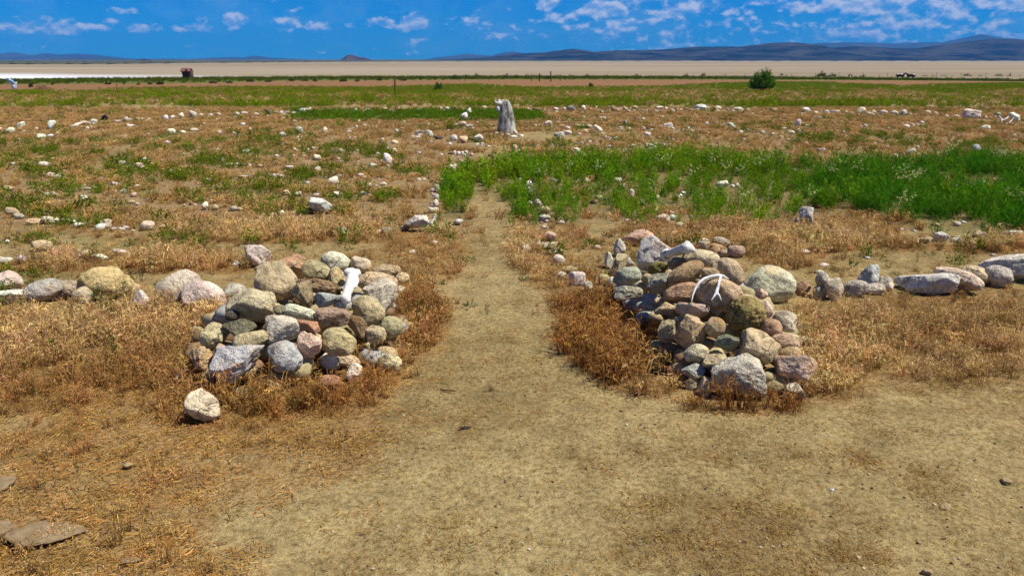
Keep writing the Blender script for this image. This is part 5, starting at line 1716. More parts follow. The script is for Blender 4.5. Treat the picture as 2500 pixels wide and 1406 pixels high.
def shrub_meshes(seed, h, w, nst, nleaf, lsz, spread=1.0, bias=0.0):
    """foliage and stems of a bush that fans up from its base"""
    rg = np.random.default_rng(seed)
    V, F, C = [], [], []
    st = MB()
    for k in range(nst):
        a = rg.uniform(0, 2 * math.pi)
        lean = math.sqrt(rg.uniform(0, 1))
        L = h * (1.04 - .52 * lean ** 2) * rg.uniform(.45, 1.08)
        tipr = w / 2 * lean * rg.uniform(.8, 1.05)
        base = np.array([math.cos(a), math.sin(a), 0]) * w * .10 * lean
        tip = np.array([math.cos(a) * tipr + bias * w * L / h, math.sin(a) * tipr, L * (1 - .12 * lean)])
        midp = base * .5 + tip * .5 + np.array([math.cos(a), math.sin(a), 0]) * tipr * .22 * spread + np.array([0, 0, -.02 * h])
        bend = rg.normal(size=3) * .05 * h
        pts = []
        for t in np.linspace(0, 1, 5):
            pts.append((1 - t) ** 2 * base + 2 * t * (1 - t) * (midp + bend) + t * t * tip)
        if k % 3 == 0:
            st.tube(pts, [.010 * h, .008 * h, .006 * h, .004 * h, .002 * h], 4, False)
        shade = rg.uniform(.75, 1.25)
        for _ in range(nleaf // nst):
            t = rg.uniform(.12, 1) ** .8
            c = (1 - t) ** 2 * base + 2 * t * (1 - t) * (midp + bend) + t * t * tip
            d = (2 * (1 - t) * (midp + bend - base) + 2 * t * (tip - midp - bend))
            d = d / (np.linalg.norm(d) + 1e-9) + rg.normal(size=3) * .55
            d /= np.linalg.norm(d)
            c = c + rg.normal(size=3) * .045 * h
            c[2] = max(c[2], .01)
            s_ = np.cross(d, rg.normal(size=3))
            s_ /= np.linalg.norm(s_)
            L_, W_ = lsz * rg.uniform(.7, 1.4), lsz * .28 * rg.uniform(.7, 1.3)
            o = len(V)
            V += [c - s_ * W_ * .3, c + d * L_ * .5 + s_ * W_, c + d * L_, c + d * L_ * .5 - s_ * W_]
            F.append((o, o + 1, o + 2, o + 3))
            v = shade * rg.uniform(.75, 1.25)
            C += [(v, v * rg.uniform(.95, 1.08), v * .9, 1)] * 4
    me = mesh_np('foliage', np.array(V), np.array(F), M_LEAF, False)
    at = me.attributes.new('Col', 'FLOAT_COLOR', 'POINT')
    at.data.foreach_set('color', np.array(C, np.float32).ravel())
    return me, st.mesh('stem', M_TWIG)


def shrub(name, p, meshes, color, label, group=None, sc=(1, 1, 1), rz=0, cat='shrub'):
    o = empty(name, p, rz)
    o.scale = sc
    f = link('foliage', meshes[0], o)
    f.color = (*color, 1)
    link('stem', meshes[1], o)
    tag(o, label, cat, group)
    return o


big = on_ground(1858, 222)
sB = depth_of(big) / FOC
shrub('bush', big, shrub_meshes(3, 50 * sB, 66 * sB, 95, 9000, .085, .55, .10), (.075, .165, .012), 'big dark green feathery bush, the largest in view, right of centre')
sm = on_ground(1071, 222.5)
sS = depth_of(sm) / FOC
shrub('bush', sm, shrub_meshes(4, 22 * sS, 21 * sS, 40, 1500, .07, 1.0), (.085, .17, .018), 'small light green bush standing alone left of the standing stone')
c1 = on_ground(1442, 212.5)
sC = depth_of(c1) / FOC
shrub('bush', c1, shrub_meshes(6, 8.5 * sC, 11 * sC, 24, 500, .07, 1.2), (.10, .11, .02), 'low brownish green clump on the reddish dirt right of the gate')
BUSHES = [(75, 213, 13, 14), (128, 207, 9, 6), (264, 206, 18, 8), (303, 206, 6, 7), (338, 207, 9, 5), (366, 206, 15, 7), (391, 206.5, 21, 12), (520, 203, 30, 9), (560, 203, 22, 8), (612, 200, 24, 9), (655, 200, 20, 8), (712, 198, 22, 11), (745, 198, 18, 9), (770, 199, 14, 7), (838, 199, 24, 10),
          (872, 199, 16, 8), (927, 197, 13, 11), (985, 197, 26, 8), (1027, 194.5, 12, 8), (1062, 194, 14, 7), (1110, 193.5, 26, 10), (1140, 193, 22, 11), (1165, 192.5, 24, 13), (1205, 192, 30, 8), (1237, 191.5, 20, 12), (1262, 191.5, 12, 9), (1288, 192, 18, 11), (1336, 193, 17, 12), (1360, 190.5, 16, 6), (1392, 190, 14, 8), (1435, 190.5, 16, 10), (1462, 191.5, 12, 7),
          (1482, 191.5, 13, 9), (1505, 190, 14, 5), (1552, 190, 17, 10), (1575, 190, 12, 5), (1675, 190.5, 16, 11), (1692, 191, 12, 7), (1716, 190, 14, 13), (1756, 190.5, 12, 8), (1771, 189.5, 11, 8), (1908, 188.5, 14, 9), (1920, 189, 10, 7), (1960, 189, 10, 5), (2006, 191.5, 32, 16), (2032, 191.5, 24, 12), (2075, 191, 16, 11), (2106, 192, 20, 12), (2146, 189, 12, 6),
          (2256, 190, 22, 7), (2275, 190, 18, 7), (2302, 190, 22, 9), (2325, 190, 16, 6), (2360, 190, 26, 10), (2390, 190, 18, 8), (2437, 190, 20, 12), (2464, 190, 16, 9), (2488, 190, 14, 6)]
PROTO_B = [shrub_meshes(20 + i, 1.0, 1.5, 26, 620, .16, 1.2) for i in range(4)]
rgb_ = random.Random(9)
SPECIAL = {75: 'darkest round bush on the green strip at the far left', 2006: 'widest tall sagebrush right of the big bush, by the fence', 1336: 'dark green bush between the gate and the tallest post', 391: 'dark bush on the green strip left of the hut', 1716: 'upright dark bush by a thick fence post, left of the big bush',
           2032: 'lower rounded sagebrush attached right of the widest tall one', 264: 'flat dark bush left of the thin rusty post'}
LMK = [(105, 'heap of dead branches'), (287, 'thin rusty post'), (461, 'stilt hut'), (965, 'orange rusty post'), (1071, 'small light green bush'), (1307, 'rail gate'), (1442, 'brownish clump on the dirt'), (1716, 'thick fence post'), (1858, 'big dark bush'), (2018, 'widest sagebrush pair'), (2210, 'two horses')]
for i, (px, pb, w, h) in enumerate(BUSHES):
    p = on_ground(px, pb + 1.0)
    d = depth_of(p)
    s = d / FOC
    c = rgb_.choice([(.075, .10, .018), (.095, .115, .028), (.06, .085, .015), (.12, .125, .04)])
    if px < 420:
        c = (.035, .05, .012) if px < 300 else (.06, .07, .018)
    if px in SPECIAL:
        lab = SPECIAL[px]
    else:
        q, ref = min(LMK, key=lambda t: abs(t[0] - px))
        side = 'right' if px > q else 'left'
        same = sorted(abs(b[0] - q) for b in BUSHES if b[0] not in SPECIAL and min(LMK, key=lambda t: abs(t[0] - b[0]))[0] == q and (b[0] > q) == (px > q))
        nth = same.index(abs(px - q))
        lab = f"{'nearest' if nth == 0 else ORD[nth] + ' nearest'} low {'sagebrush' if px > 600 else 'bush'} {side} of the {ref}" + (', along the wire fence' if px > 600 else ', on the green strip')
    sc = (w * s / 1.5, w * s / 1.5, h * s)
    shrub('sagebrush', p, PROTO_B[i % 4], c, lab, 'sagebrush along the fence' if px > 600 else 'bushes on the green strip at left', sc, rgb_.uniform(0, 6.28))


def brush_pile():
    p = on_ground(105, 219)
    d = depth_of(p)
    s = d / FOC
    rg = np.random.default_rng(5)
    mb = MB()
    for _ in range(170):
        a = rg.uniform(0, 6.28)
        r0 = 20 * s * math.sqrt(rg.uniform(0, 1))
        c = np.array([math.cos(a) * r0, math.sin(a) * r0 * .7, rg.uniform(0, 1) * 15 * s * (1 - (r0 / (21 * s)) ** 2)])
        dv = rg.normal(size=3)
        dv[2] *= .5
        dv /= np.linalg.norm(dv)
        L = rg.uniform(3, 9) * s
        mb.tube([c - dv * L * .5, c + rg.normal(size=3) * .5 * s, c + dv * L * .5], [.25 * s, .22 * s, .12 * s], 4, False)
    o = link('brush_pile', mb.mesh('brush_pile', plain_mat('dead_branches', (.14, .075, .05), .9, 1, 10)), loc=p)
    tag(o, 'heap of dead reddish brown branches on the reddish dirt at far left', 'brush pile')


brush_pile()


# ------------------------------------------------------------------ grasses, weeds, litter and grit (uncountable: scattered tufts)
def tuft_mat(name, trans=.25, rough=.8):
    m, nt, b = new_mat(name, rough)
    at = nd(nt, 'ShaderNodeAttribute', attribute_name='Col')
    ti = nd(nt, 'ShaderNodeAttribute', attribute_name='tint', attribute_type='INSTANCER')
    k = mix_c(nt, 1.0, at.outputs['Color'], ti.outputs['Color'], 'MULTIPLY')
    nt.links.new(k, b.inputs['Base Color'])
    if trans:
        tr = nd(nt, 'ShaderNodeBsdfTranslucent')
        nt.links.new(k, tr.inputs[0])
        mx = nd(nt, 'ShaderNodeMixShader')
        mx.inputs[0].default_value = trans
        nt.links.new(b.outputs[0], mx.inputs[1])
        nt.links.new(tr.outputs[0], mx.inputs[2])
        nt.links.new(mx.outputs[0], nt.nodes['Material Output'].inputs[0])
    return m


class Proto:
    def __init__(s):
        s.v, s.f, s.c = [], [], []

    def ribbon(s, pts, wid, cols, side=None):
        """flat blade along pts, as triangles/quads turned into quads"""
        pts = [np.asarray(p, float) for p in pts]
        d = pts[-1] - pts[0]
        sd_ = side if side is not None else np.cross(d, RNG.normal(size=3))
        sd_ = sd_ / (np.linalg.norm(sd_) + 1e-9)
        o = len(s.v)
        for p, w, c in zip(pts, wid, cols):
            s.v += [p - sd_ * w / 2, p + sd_ * w / 2]
            s.c += [(*c, 1), (*c, 1)]
        for i in range(len(pts) - 1):
            s.f.append((o + 2 * i, o + 2 * i + 1, o + 2 * i + 3, o + 2 * i + 2))

    def leaf(s, c, d, L, W, col):
        d = d / np.linalg.norm(d)
        sd_ = np.cross(d, RNG.normal(size=3))
        sd_ /= np.linalg.norm(sd_)
        o = len(s.v)
        s.v += [c, c + d * L * .45 + sd_ * W / 2, c + d * L, c + d * L * .45 - sd_ * W / 2]
        s.c += [(*col, 1)] * 4
        s.f.append((o, o + 1, o + 2, o + 3))


def lerp3(a, b, t):
    return tuple(x * (1 - t) + y * t for x, y in zip(a, b))


RUSTC, GOLD, STRAW, DRYPINK = (.235, .098, .020), (.47, .275, .070), (.68, .48, .20), (.52, .33, .17)


def dry_tuft(nb, h, spread, heads=True, wide=1.0, tone=0.0, lean=.35):
    """a tuft of dead cheatgrass: thin stems, drooping seed heads"""
    P = Proto()
    for _ in range(nb):
        a = RNG.uniform(0, 6.283)
        r0 = spread * math.sqrt(RNG.uniform()) * .6
        b = np.array([math.cos(a) * r0, math.sin(a) * r0, -.01])
        hh = h * RNG.uniform(.45, 1.1)
        a2 = a + RNG.normal() * .9
        out = np.array([math.cos(a2), math.sin(a2), 0]) * hh * RNG.uniform(.1, .9) * lean * 1.6
        p1 = b + np.array([0, 0, hh * .5]) + out * .3
        p2 = b + np.array([0, 0, hh * .9]) + out * .8
        p3 = b + np.array([0, 0, hh * .88]) + out * 1.35
        t = RNG.uniform()
        base = lerp3(RUSTC, GOLD, RNG.uniform(0, .5) + tone)
        tip = lerp3(GOLD, STRAW if t < .55 else DRYPINK, RNG.uniform(.2, 1))
        w = .0026 * wide * RNG.uniform(.8, 1.4)
        P.ribbon([b, p1, p2, p3], [w * 1.3, w, w * .8, w * .4], [base, lerp3(base, tip, .5), tip, tip])
        if heads and RNG.uniform() < .75:
            for _k in range(4):
                c = p2 * RNG.uniform(.2, 1) + 0
                tt = RNG.uniform(0, 1)
                c = p2 * (1 - tt) + p3 * tt
                d = out / (np.linalg.norm(out) + 1e-6) * .6 + np.array([0, 0, -.45]) + RNG.normal(size=3) * .55
                P.leaf(c, d, h * RNG.uniform(.10, .22), .0045 * wide, lerp3(tip, STRAW, RNG.uniform(0, .7)))
        elif RNG.uniform() < .6:
            for _k in range(2):
                tt = RNG.uniform(.1, .7)
                c = b * (1 - tt) + p2 * tt
                d = RNG.normal(size=3)
                d[2] = abs(d[2]) * .5
                P.leaf(c, d, h * RNG.uniform(.15, .35), .0035 * wide, lerp3(base, tip, RNG.uniform(0, .8)))
    return P


def litter(n, r, wide=1.0):
    P = Proto()
    for _ in range(n):
        a, q = RNG.uniform(0, 6.283), r * math.sqrt(RNG.uniform())
        c = np.array([math.cos(a) * q, math.sin(a) * q, RNG.uniform(.001, .007)])
        th = RNG.uniform(0, 6.283)
        L = RNG.uniform(.010, .030) * (1 + 1.3 * RNG.uniform() ** 3)
        d = np.array([math.cos(th), math.sin(th), RNG.uniform(-.08, .14)])
        col = lerp3(RUSTC, GOLD, RNG.uniform(.35, 1)) if RNG.uniform() < .62 else lerp3(GOLD, STRAW, RNG.uniform(0, 1))
        if RNG.uniform() < .05:
            col = (.08, .055, .03)
        m = c + d * L * .5 + RNG.normal(size=3) * L * .08
        w = .0024 * wide * RNG.uniform(.6, 1.5)
        P.ribbon([c, m, c + d * L], [w, w, w * .6], [col, col, col], np.cross(d, np.array([RNG.normal() * .6, RNG.normal() * .6, 1])))
    return P


def green_weed(nst, h, spread, col, col2, leaf=.03, nleaf=22, up=1.0, lw=.22):
    """upright leafy weed: thin stems clothed in narrow leaves"""
    P = Proto()
    for _ in range(nst):
        a = RNG.uniform(0, 6.283)
        q = spread * math.sqrt(RNG.uniform())
        b = np.array([math.cos(a) * q * .5, math.sin(a) * q * .5, -.01])
        hh = h * RNG.uniform(.55, 1.1)
        tip = np.array([math.cos(a) * q * 1.2, math.sin(a) * q * 1.2, hh]) + RNG.normal(size=3) * .06 * h
        mid = b * .5 + tip * .5 + RNG.normal(size=3) * .05 * h
        P.ribbon([b, mid, tip], [.004, .003, .002], [lerp3(col, (.2, .17, .06), .4), col, col2])
        for _k in range(nleaf):
            t = RNG.uniform(.08, 1)
            c = (b * (1 - t) + tip * t) * .7 + .3 * ((1 - t) ** 2 * b + 2 * t * (1 - t) * mid + t * t * tip)
            d = RNG.normal(size=3) * .7 + np.array([0, 0, .75 * up])
            v = RNG.uniform(.7, 1.25)
            cc = lerp3(col, col2, t * RNG.uniform(.2, 1))
            P.leaf(c, d, leaf * RNG.uniform(.6, 1.5), leaf * lw * RNG.uniform(.7, 1.4), tuple(x * v for x in cc))
    return P


def rosette(n, r, col, col2):
    P = Proto()
    for _ in range(n):
        a = RNG.uniform(0, 6.283)
        q = r * RNG.uniform(.1, .8)
        c = np.array([math.cos(a) * q, math.sin(a) * q, RNG.uniform(.0, .03)])
        d = np.array([math.cos(a + RNG.normal() * .6), math.sin(a + RNG.normal() * .6), RNG.uniform(.1, .8)])
        v = RNG.uniform(.7, 1.2)
        P.leaf(c, d, r * RNG.uniform(.35, .8), r * .16, tuple(x * v for x in lerp3(col, col2, RNG.uniform())))
    return P


def grit(n=1):
    P = Proto()
    v, f, e, dg = ico(1)
    for _ in range(n):
        pass
    o = 0
    V, f2 = rock_verts(int(RNG.integers(900)), 'angular', 1)
    for t in f2:
        o = len(P.v)
        a, b_, c = V[t]
        P.v += [a, b_, c, (a + c) / 2]
        P.c += [(1, 1, 1, 1)] * 4
        P.f.append((o, o + 1, o + 2, o + 3))
    return P


def scatter(name, label, cat, protos, pts, idx, scale, tint, mat, tilt=.12):
    """one object: prototypes stored as faces, points as loose vertices, instanced on themselves by geometry nodes"""
    nv = sum(len(p.v) for p in protos)
    N = len(pts)
    V = np.concatenate([np.array(p.v, np.float32) for p in protos] + [np.asarray(pts, np.float32)])
    C = np.concatenate([np.array(p.c, np.float32) for p in protos] + [np.ones((N, 4), np.float32)])
    F, pid, o = [], [], 0
    for k, p in enumerate(protos):
        F.append(np.array(p.f, np.int32) + o)
        pid += [k] * len(p.f)
        o += len(p.v)
    me = mesh_np(name, V, np.concatenate(F), mat, False)
    A = me.attributes

    def put(nm, typ, dom, arr, key):
        a = A.new(nm, typ, dom)
        a.data.foreach_set(key, np.ascontiguousarray(arr).ravel())
    z0 = np.zeros(nv)
    put('Col', 'FLOAT_COLOR', 'POINT', C, 'color')
    put('pid', 'INT', 'FACE', np.array(pid, np.int32), 'value')
    put('ispt', 'BOOLEAN', 'POINT', np.concatenate([np.zeros(nv, bool), np.ones(N, bool)]), 'value')
    put('idx', 'INT', 'POINT', np.concatenate([z0, idx]).astype(np.int32), 'value')
    rot = np.stack([RNG.normal(size=N) * tilt, RNG.normal(size=N) * tilt, RNG.uniform(0, 6.283, N)], 1)
    put('rot', 'FLOAT_VECTOR', 'POINT', np.concatenate([np.zeros((nv, 3)), rot]).astype(np.float32), 'vector')
    sc = np.asarray(scale, float)
    if sc.ndim == 1:
        sc = np.repeat(sc[:, None], 3, 1)
    put('siz', 'FLOAT_VECTOR', 'POINT', np.concatenate([np.ones((nv, 3)), sc]).astype(np.float32), 'vector')
    put('tint', 'FLOAT_COLOR', 'POINT', np.concatenate([np.ones((nv, 4)), np.concatenate([tint, np.ones((N, 1))], 1)]).astype(np.float32), 'color')
    ng = bpy.data.node_groups.new(name + '_nodes', 'GeometryNodeTree')
    ng.interface.new_socket('Geometry', in_out='INPUT', socket_type='NodeSocketGeometry')
    ng.interface.new_socket('Geometry', in_out='OUTPUT', socket_type='NodeSocketGeometry')
    n = ng.nodes

    def attr(nm, typ):
        q = n.new('GeometryNodeInputNamedAttribute')
        q.data_type = typ
        q.inputs['Name'].default_value = nm
        return q.outputs[0]
    gi, go = n.new('NodeGroupInput'), n.new('NodeGroupOutput')
    se = n.new('GeometryNodeSeparateGeometry')
    se.domain = 'POINT'
    ng.links.new(gi.outputs[0], se.inputs[0])
    ng.links.new(attr('ispt', 'BOOLEAN'), se.inputs['Selection'])
    sp = n.new('GeometryNodeSplitToInstances')
    sp.domain = 'FACE'
    ng.links.new(se.outputs[1], sp.inputs[0])
    ng.links.new(attr('pid', 'INT'), sp.inputs['Group ID'])
    iop = n.new('GeometryNodeInstanceOnPoints')
    ng.links.new(se.outputs[0], iop.inputs['Points'])
    ng.links.new(sp.outputs[0], iop.inputs['Instance'])
    iop.inputs['Pick Instance'].default_value = True
    ng.links.new(attr('idx', 'INT'), iop.inputs['Instance Index'])
    er = n.new('FunctionNodeEulerToRotation')
    ng.links.new(attr('rot', 'FLOAT_VECTOR'), er.inputs[0])
    ng.links.new(er.outputs[0], iop.inputs['Rotation'])
    ng.links.new(attr('siz', 'FLOAT_VECTOR'), iop.inputs['Scale'])
    ng.links.new(iop.outputs[0], go.inputs[0])
    ob = link(name, me)
    md = ob.modifiers.new('tufts', 'NODES')
    md.node_group = ng
    tag(ob, label, cat, kind='stuff')
    print(name, N, 'tufts')
    return ob


def sample(y0, y1, dens, margin=.75):
    """random ground points with a given number per square metre over the ground in front"""
    a = (y1 * y1 - y0 * y0) * margin
    n = int(a * dens)
    y = np.sqrt(RNG.uniform(y0 * y0, y1 * y1, n))
    x = RNG.uniform(-1, 1, n) * y * margin
    return x, y


def bumps(x, y):
    return np.stack([x, y, ground_z(x, y)], 1)


def tints(n, lo=.75, hi=1.25, hue=.06, base=(1, 1, 1)):
    v = RNG.uniform(lo, hi, n)[:, None]
    return np.clip(v * np.array(base)[None] * (1 + RNG.normal(size=(n, 3)) * hue), .02, 3)


M_DRY = tuft_mat('dry_grass_blade', .2)
M_GREEN = tuft_mat('green_weed_leaf', .3)
M_GRIT = tuft_mat('grit_grain', 0, .95)


def clear_of_stones(x, y, p=.85, cobs=False):
    """people who keep the circle keep the stones free: no tuft on a stone, few right before it"""
    ok = np.ones(len(x), bool)
    u = RNG.uniform(size=len(x))
    for sx, sy, r, top, sub in SPOTS:
        if sub > 3:
            ok &= np.hypot(x - sx, y - sy) > r * .8
            if top < .34:
                ok &= ~((np.abs(x - sx) < r * .9) & (y > sy - .42) & (y < sy) & (u < .40))
        else:
            ok &= ~((np.abs(x - sx) < r * 1.15) & (y > sy - r - .05 * sy - .15) & (y < sy + r) & (u < p))
    if cobs:
        o = np.argsort(y)
        ys = y[o]
        for sx, sy, r in COBS:
            a, b_ = np.searchsorted(ys, (sy - r - .02 * sy - .10, sy + r))
            k = o[a:b_]
            ok[k[(np.abs(x[k] - sx) < r * 1.1) & (u[k] < .5)]] = False
    return ok


def cat_pts(l):
    return [np.concatenate(q) for q in zip(*l)]


def build_dry():
    pr = [dry_tuft(26, .15, .06) for _ in range(5)] + [dry_tuft(20, .11, .07, True, 1.1, .2, .6) for _ in range(3)] + [dry_tuft(14, .20, .05, True, 1.0, .3, .3) for _ in range(2)] + \
         [dry_tuft(15, .17, .11, True, 2.6, .25, .5) for _ in range(4)] + [dry_tuft(12, .2, .16, True, 5.0, .3, .5) for _ in range(2)]
    X, Y, I, S, T = [], [], [], [], []

    def emit(x, y, keep, idx, s, base, hue=.06):
        k = keep
        X.append(x[k]); Y.append(y[k]); I.append(idx[k]); S.append(s[k])
        pn = fbm2(x[k], y[k], 2.3, 51, 3)[:, None]
        T.append(tints(k.sum(), .50, 1.25, hue, (1, 1, 1)) * base[k] * (1 + .45 * pn * np.array([[.75, 1.0, 1.25]])))
    # near: tall skirts round the cairns and along the rows
    x, y = sample(2.2, 8.2, 620)
    z = zones(x, y)
    d = z['tall'] * (1 - .95 * z['bare'])
    left = sstep(80, -200, z['px'] - np.interp(z['py'], *PATH_L)) * sstep(690, 760, z['py']) * sstep(1090, 1000, z['py'])
    d = np.clip(d + .16 * left * (1 - z['bare']), 0, 1) * sstep(-.75, .05, z['n1'] + .7 * z['n3'])
    keep = (RNG.uniform(size=len(x)) < d * .62) & clear_of_stones(x, y)
    idx = RNG.integers(0, 10, len(x))
    s = RNG.uniform(.45, 1.2, len(x)) * (.45 + .6 * z['tall']) * (1 + .35 * fbm2(x, y, 1.7, 61, 2)) * (1 - .45 * blob(z['px'], z['py'], [(2250, 735, 330, 45, 1), (100, 740, 260, 40, .6), (1060, 590, 90, 110, 1), (1345, 600, 70, 110, 1)]))
    rust = blob(z['px'], z['py'], [(720, 970, 300, 80, 1), (1490, 830, 150, 130, 1), (1780, 990, 180, 40, 1), (400, 960, 260, 90, .8), (1010, 800, 80, 80, .7), (150, 980, 250, 90, .7), (2260, 740, 240, 30, .7)])
    straw = blob(z['px'], z['py'], [(2120, 850, 330, 130, 1), (120, 815, 190, 50, 1), (1050, 620, 120, 70, .9), (1290, 610, 110, 80, .9), (330, 760, 250, 60, .5), (1900, 600, 300, 40, .8), (600, 560, 500, 60, .8)])
    red = np.clip(.35 + .65 * rust - .75 * straw + .55 * (z['n2'] + .7 * z['n3']), 0, 1)[:, None]
    base = np.array([[1.16, 1.16, 1.16]]) * (1 - red) + np.array([[.72, .53, .36]]) * red
    emit(x, y, keep, idx, s, base)
    # near: short sparse tufts elsewhere on the dry side
    x, y = sample(2.2, 8.2, 260)
    z = zones(x, y)
    leftl = sstep(100, -250, z['px'] - np.interp(z['py'], *PATH_L)) * sstep(690, 760, z['py'])
    right = sstep(1950, 2100, z['px']) * sstep(700, 740, z['py']) * sstep(990, 930, z['py'])
    d = np.clip(.05 + .42 * np.maximum(leftl, right), 0, 1) * (1 - .93 * z['bare']) * sstep(-.2, .5, z['n1'] + .7 * z['n3'])
    midl = sstep(700, 660, z['py'])
    d = np.maximum(d, .5 * midl * (1 - z['bare']) * (1 - z['green']) * sstep(-.5, .4, z['n1'] + z['n3']))
    keep = (RNG.uniform(size=len(x)) < d) & clear_of_stones(x, y, .9)
    s = RNG.uniform(.28, .62, len(x))
    base = np.repeat(np.array([[.95, .86, .74]]), len(x), 0)
    emit(x, y, keep, RNG.integers(0, 8, len(x)), s, base)
    # middle distance: ring ridges thick with grass, walkways thinner
    x, y = sample(8.0, 30.0, 125)
    z = zones(x, y)
    rad = np.hypot(x - .2, y - 17.6)
    ring = .5 + .5 * np.cos((rad - 11.2) / 1.28 * 2 * math.pi)
    d = (.34 + .62 * ring) * sstep(-.8, .1, z['n1'] + .5 * z['n2'] + .6 * z['n3'])
    d = d * (1 - z['bare']) * (1 - .85 * z['green']) * (1 - .6 * z['low']) * (1 - z['strip']) * sstep(256, 272, z['py'])
    d = np.maximum(d, .8 * z['tall'] * (1 - z['bare']))
    keep = RNG.uniform(size=len(x)) < d
    far = sstep(9, 18, y)[:, None]
    base = np.array([[1.0, .96, .80]]) * (1 - far) + np.array([[1.02, .98, .90]]) * far
    s = RNG.uniform(.30, .70, len(x)) * (.75 + .4 * ring)
    keep &= clear_of_stones(x, y, .85, True)
    emit(x, y, keep, RNG.integers(10, 14, len(x)), s, base)
    # beyond the far row
    x, y = sample(26, 60, 12)
    z = zones(x, y)
    d = sstep(262, 255, z['py']) * (1 - z['far_g']) * (1 - z['red']) * (1 - z['scrub']) * .8
    keep = (RNG.uniform(size=len(x)) < d)
    emit(x, y, keep, RNG.integers(14, 16, len(x)), RNG.uniform(.4, .8, len(x)), np.repeat(np.array([[.85, .85, .70]]), len(x), 0))
    X, Y, I, S, T = [np.concatenate(q) for q in (X, Y, I, S, T)]
    scatter('dry_grass', 'rust and straw coloured dead grass in tufts over the ground', 'dry grass', pr, bumps(X, Y), I, S, T, M_DRY)


build_dry()


def build_litter():
    pr = [litter(40, .085) for _ in range(5)] + [litter(34, .12, 1.0) for _ in range(3)]
    x, y = sample(1.9, 8.5, 520)
    z = zones(x, y)
    left = sstep(140, -260, z['px'] - np.interp(z['py'], *PATH_L)) * sstep(690, 760, z['py'])
    right = sstep(1950, 2100, z['px']) * sstep(700, 740, z['py']) * sstep(1010, 930, z['py'])
    pf = sstep(-.15, .55, z['n1'] * .9 + z['n3'] * .8 + z['n2'] * .3)
    d = np.clip(.55 * np.maximum(left, right) * sstep(-.55, .2, z['n1'] + .6 * z['n3']) + .30 * z['tall'], 0, 1) * (1 - .85 * z['bare'])
    fore = sstep(980, 1060, z['py'])
    d = np.maximum(d, .55 * pf * fore + .05)
    d = np.maximum(d, .22 * pf)
    keep = RNG.uniform(size=len(x)) < d
    x, y = x[keep], y[keep]
    t = tints(len(x), .6, 1.15, .06, (.95, .86, .72))
    lw = sstep(-200, 300, z['px'][keep] - np.interp(z['py'][keep], *PATH_L))[:, None]
    t = t * (1 - lw * np.array([[.30, .24, .20]]))
    scatter('straw_litter', 'flattened straw and broken grass stems lying on the soil', 'straw litter', pr, bumps(x, y) + np.array([0, 0, .004]), RNG.integers(0, 8, len(x)), RNG.uniform(.6, 1.15, len(x)) * (1 - .25 * sstep(-.2, .8, lw[:, 0])), t, M_DRY, .03)


build_litter()


def build_grit():
    pr = [grit() for _ in range(4)]
    x, y = sample(1.9, 9, 420)
    z = zones(x, y)
    keep = RNG.uniform(size=len(x)) < (.35 + .5 * z['path'])
    x, y = x[keep], y[keep]
    n = len(x)
    s = .0017 + .0065 * RNG.uniform(size=n) ** 6
    sc = np.stack([s, s * .85, s * .6], 1)
    pal = np.array([(.36, .28, .17), (.30, .21, .10), (.13, .09, .05), (.42, .33, .2), (.40, .33, .22), (.10, .07, .05)])
    t = pal[RNG.integers(0, 6, n)] * RNG.uniform(.8, 1.2, (n, 1))
    scatter('grit', 'fine grit and tiny pebbles on the bare soil', 'grit', pr, bumps(x, y) + np.array([0, 0, .002]), RNG.integers(0, 4, n), sc, t, M_GRIT, .4)


build_grit()


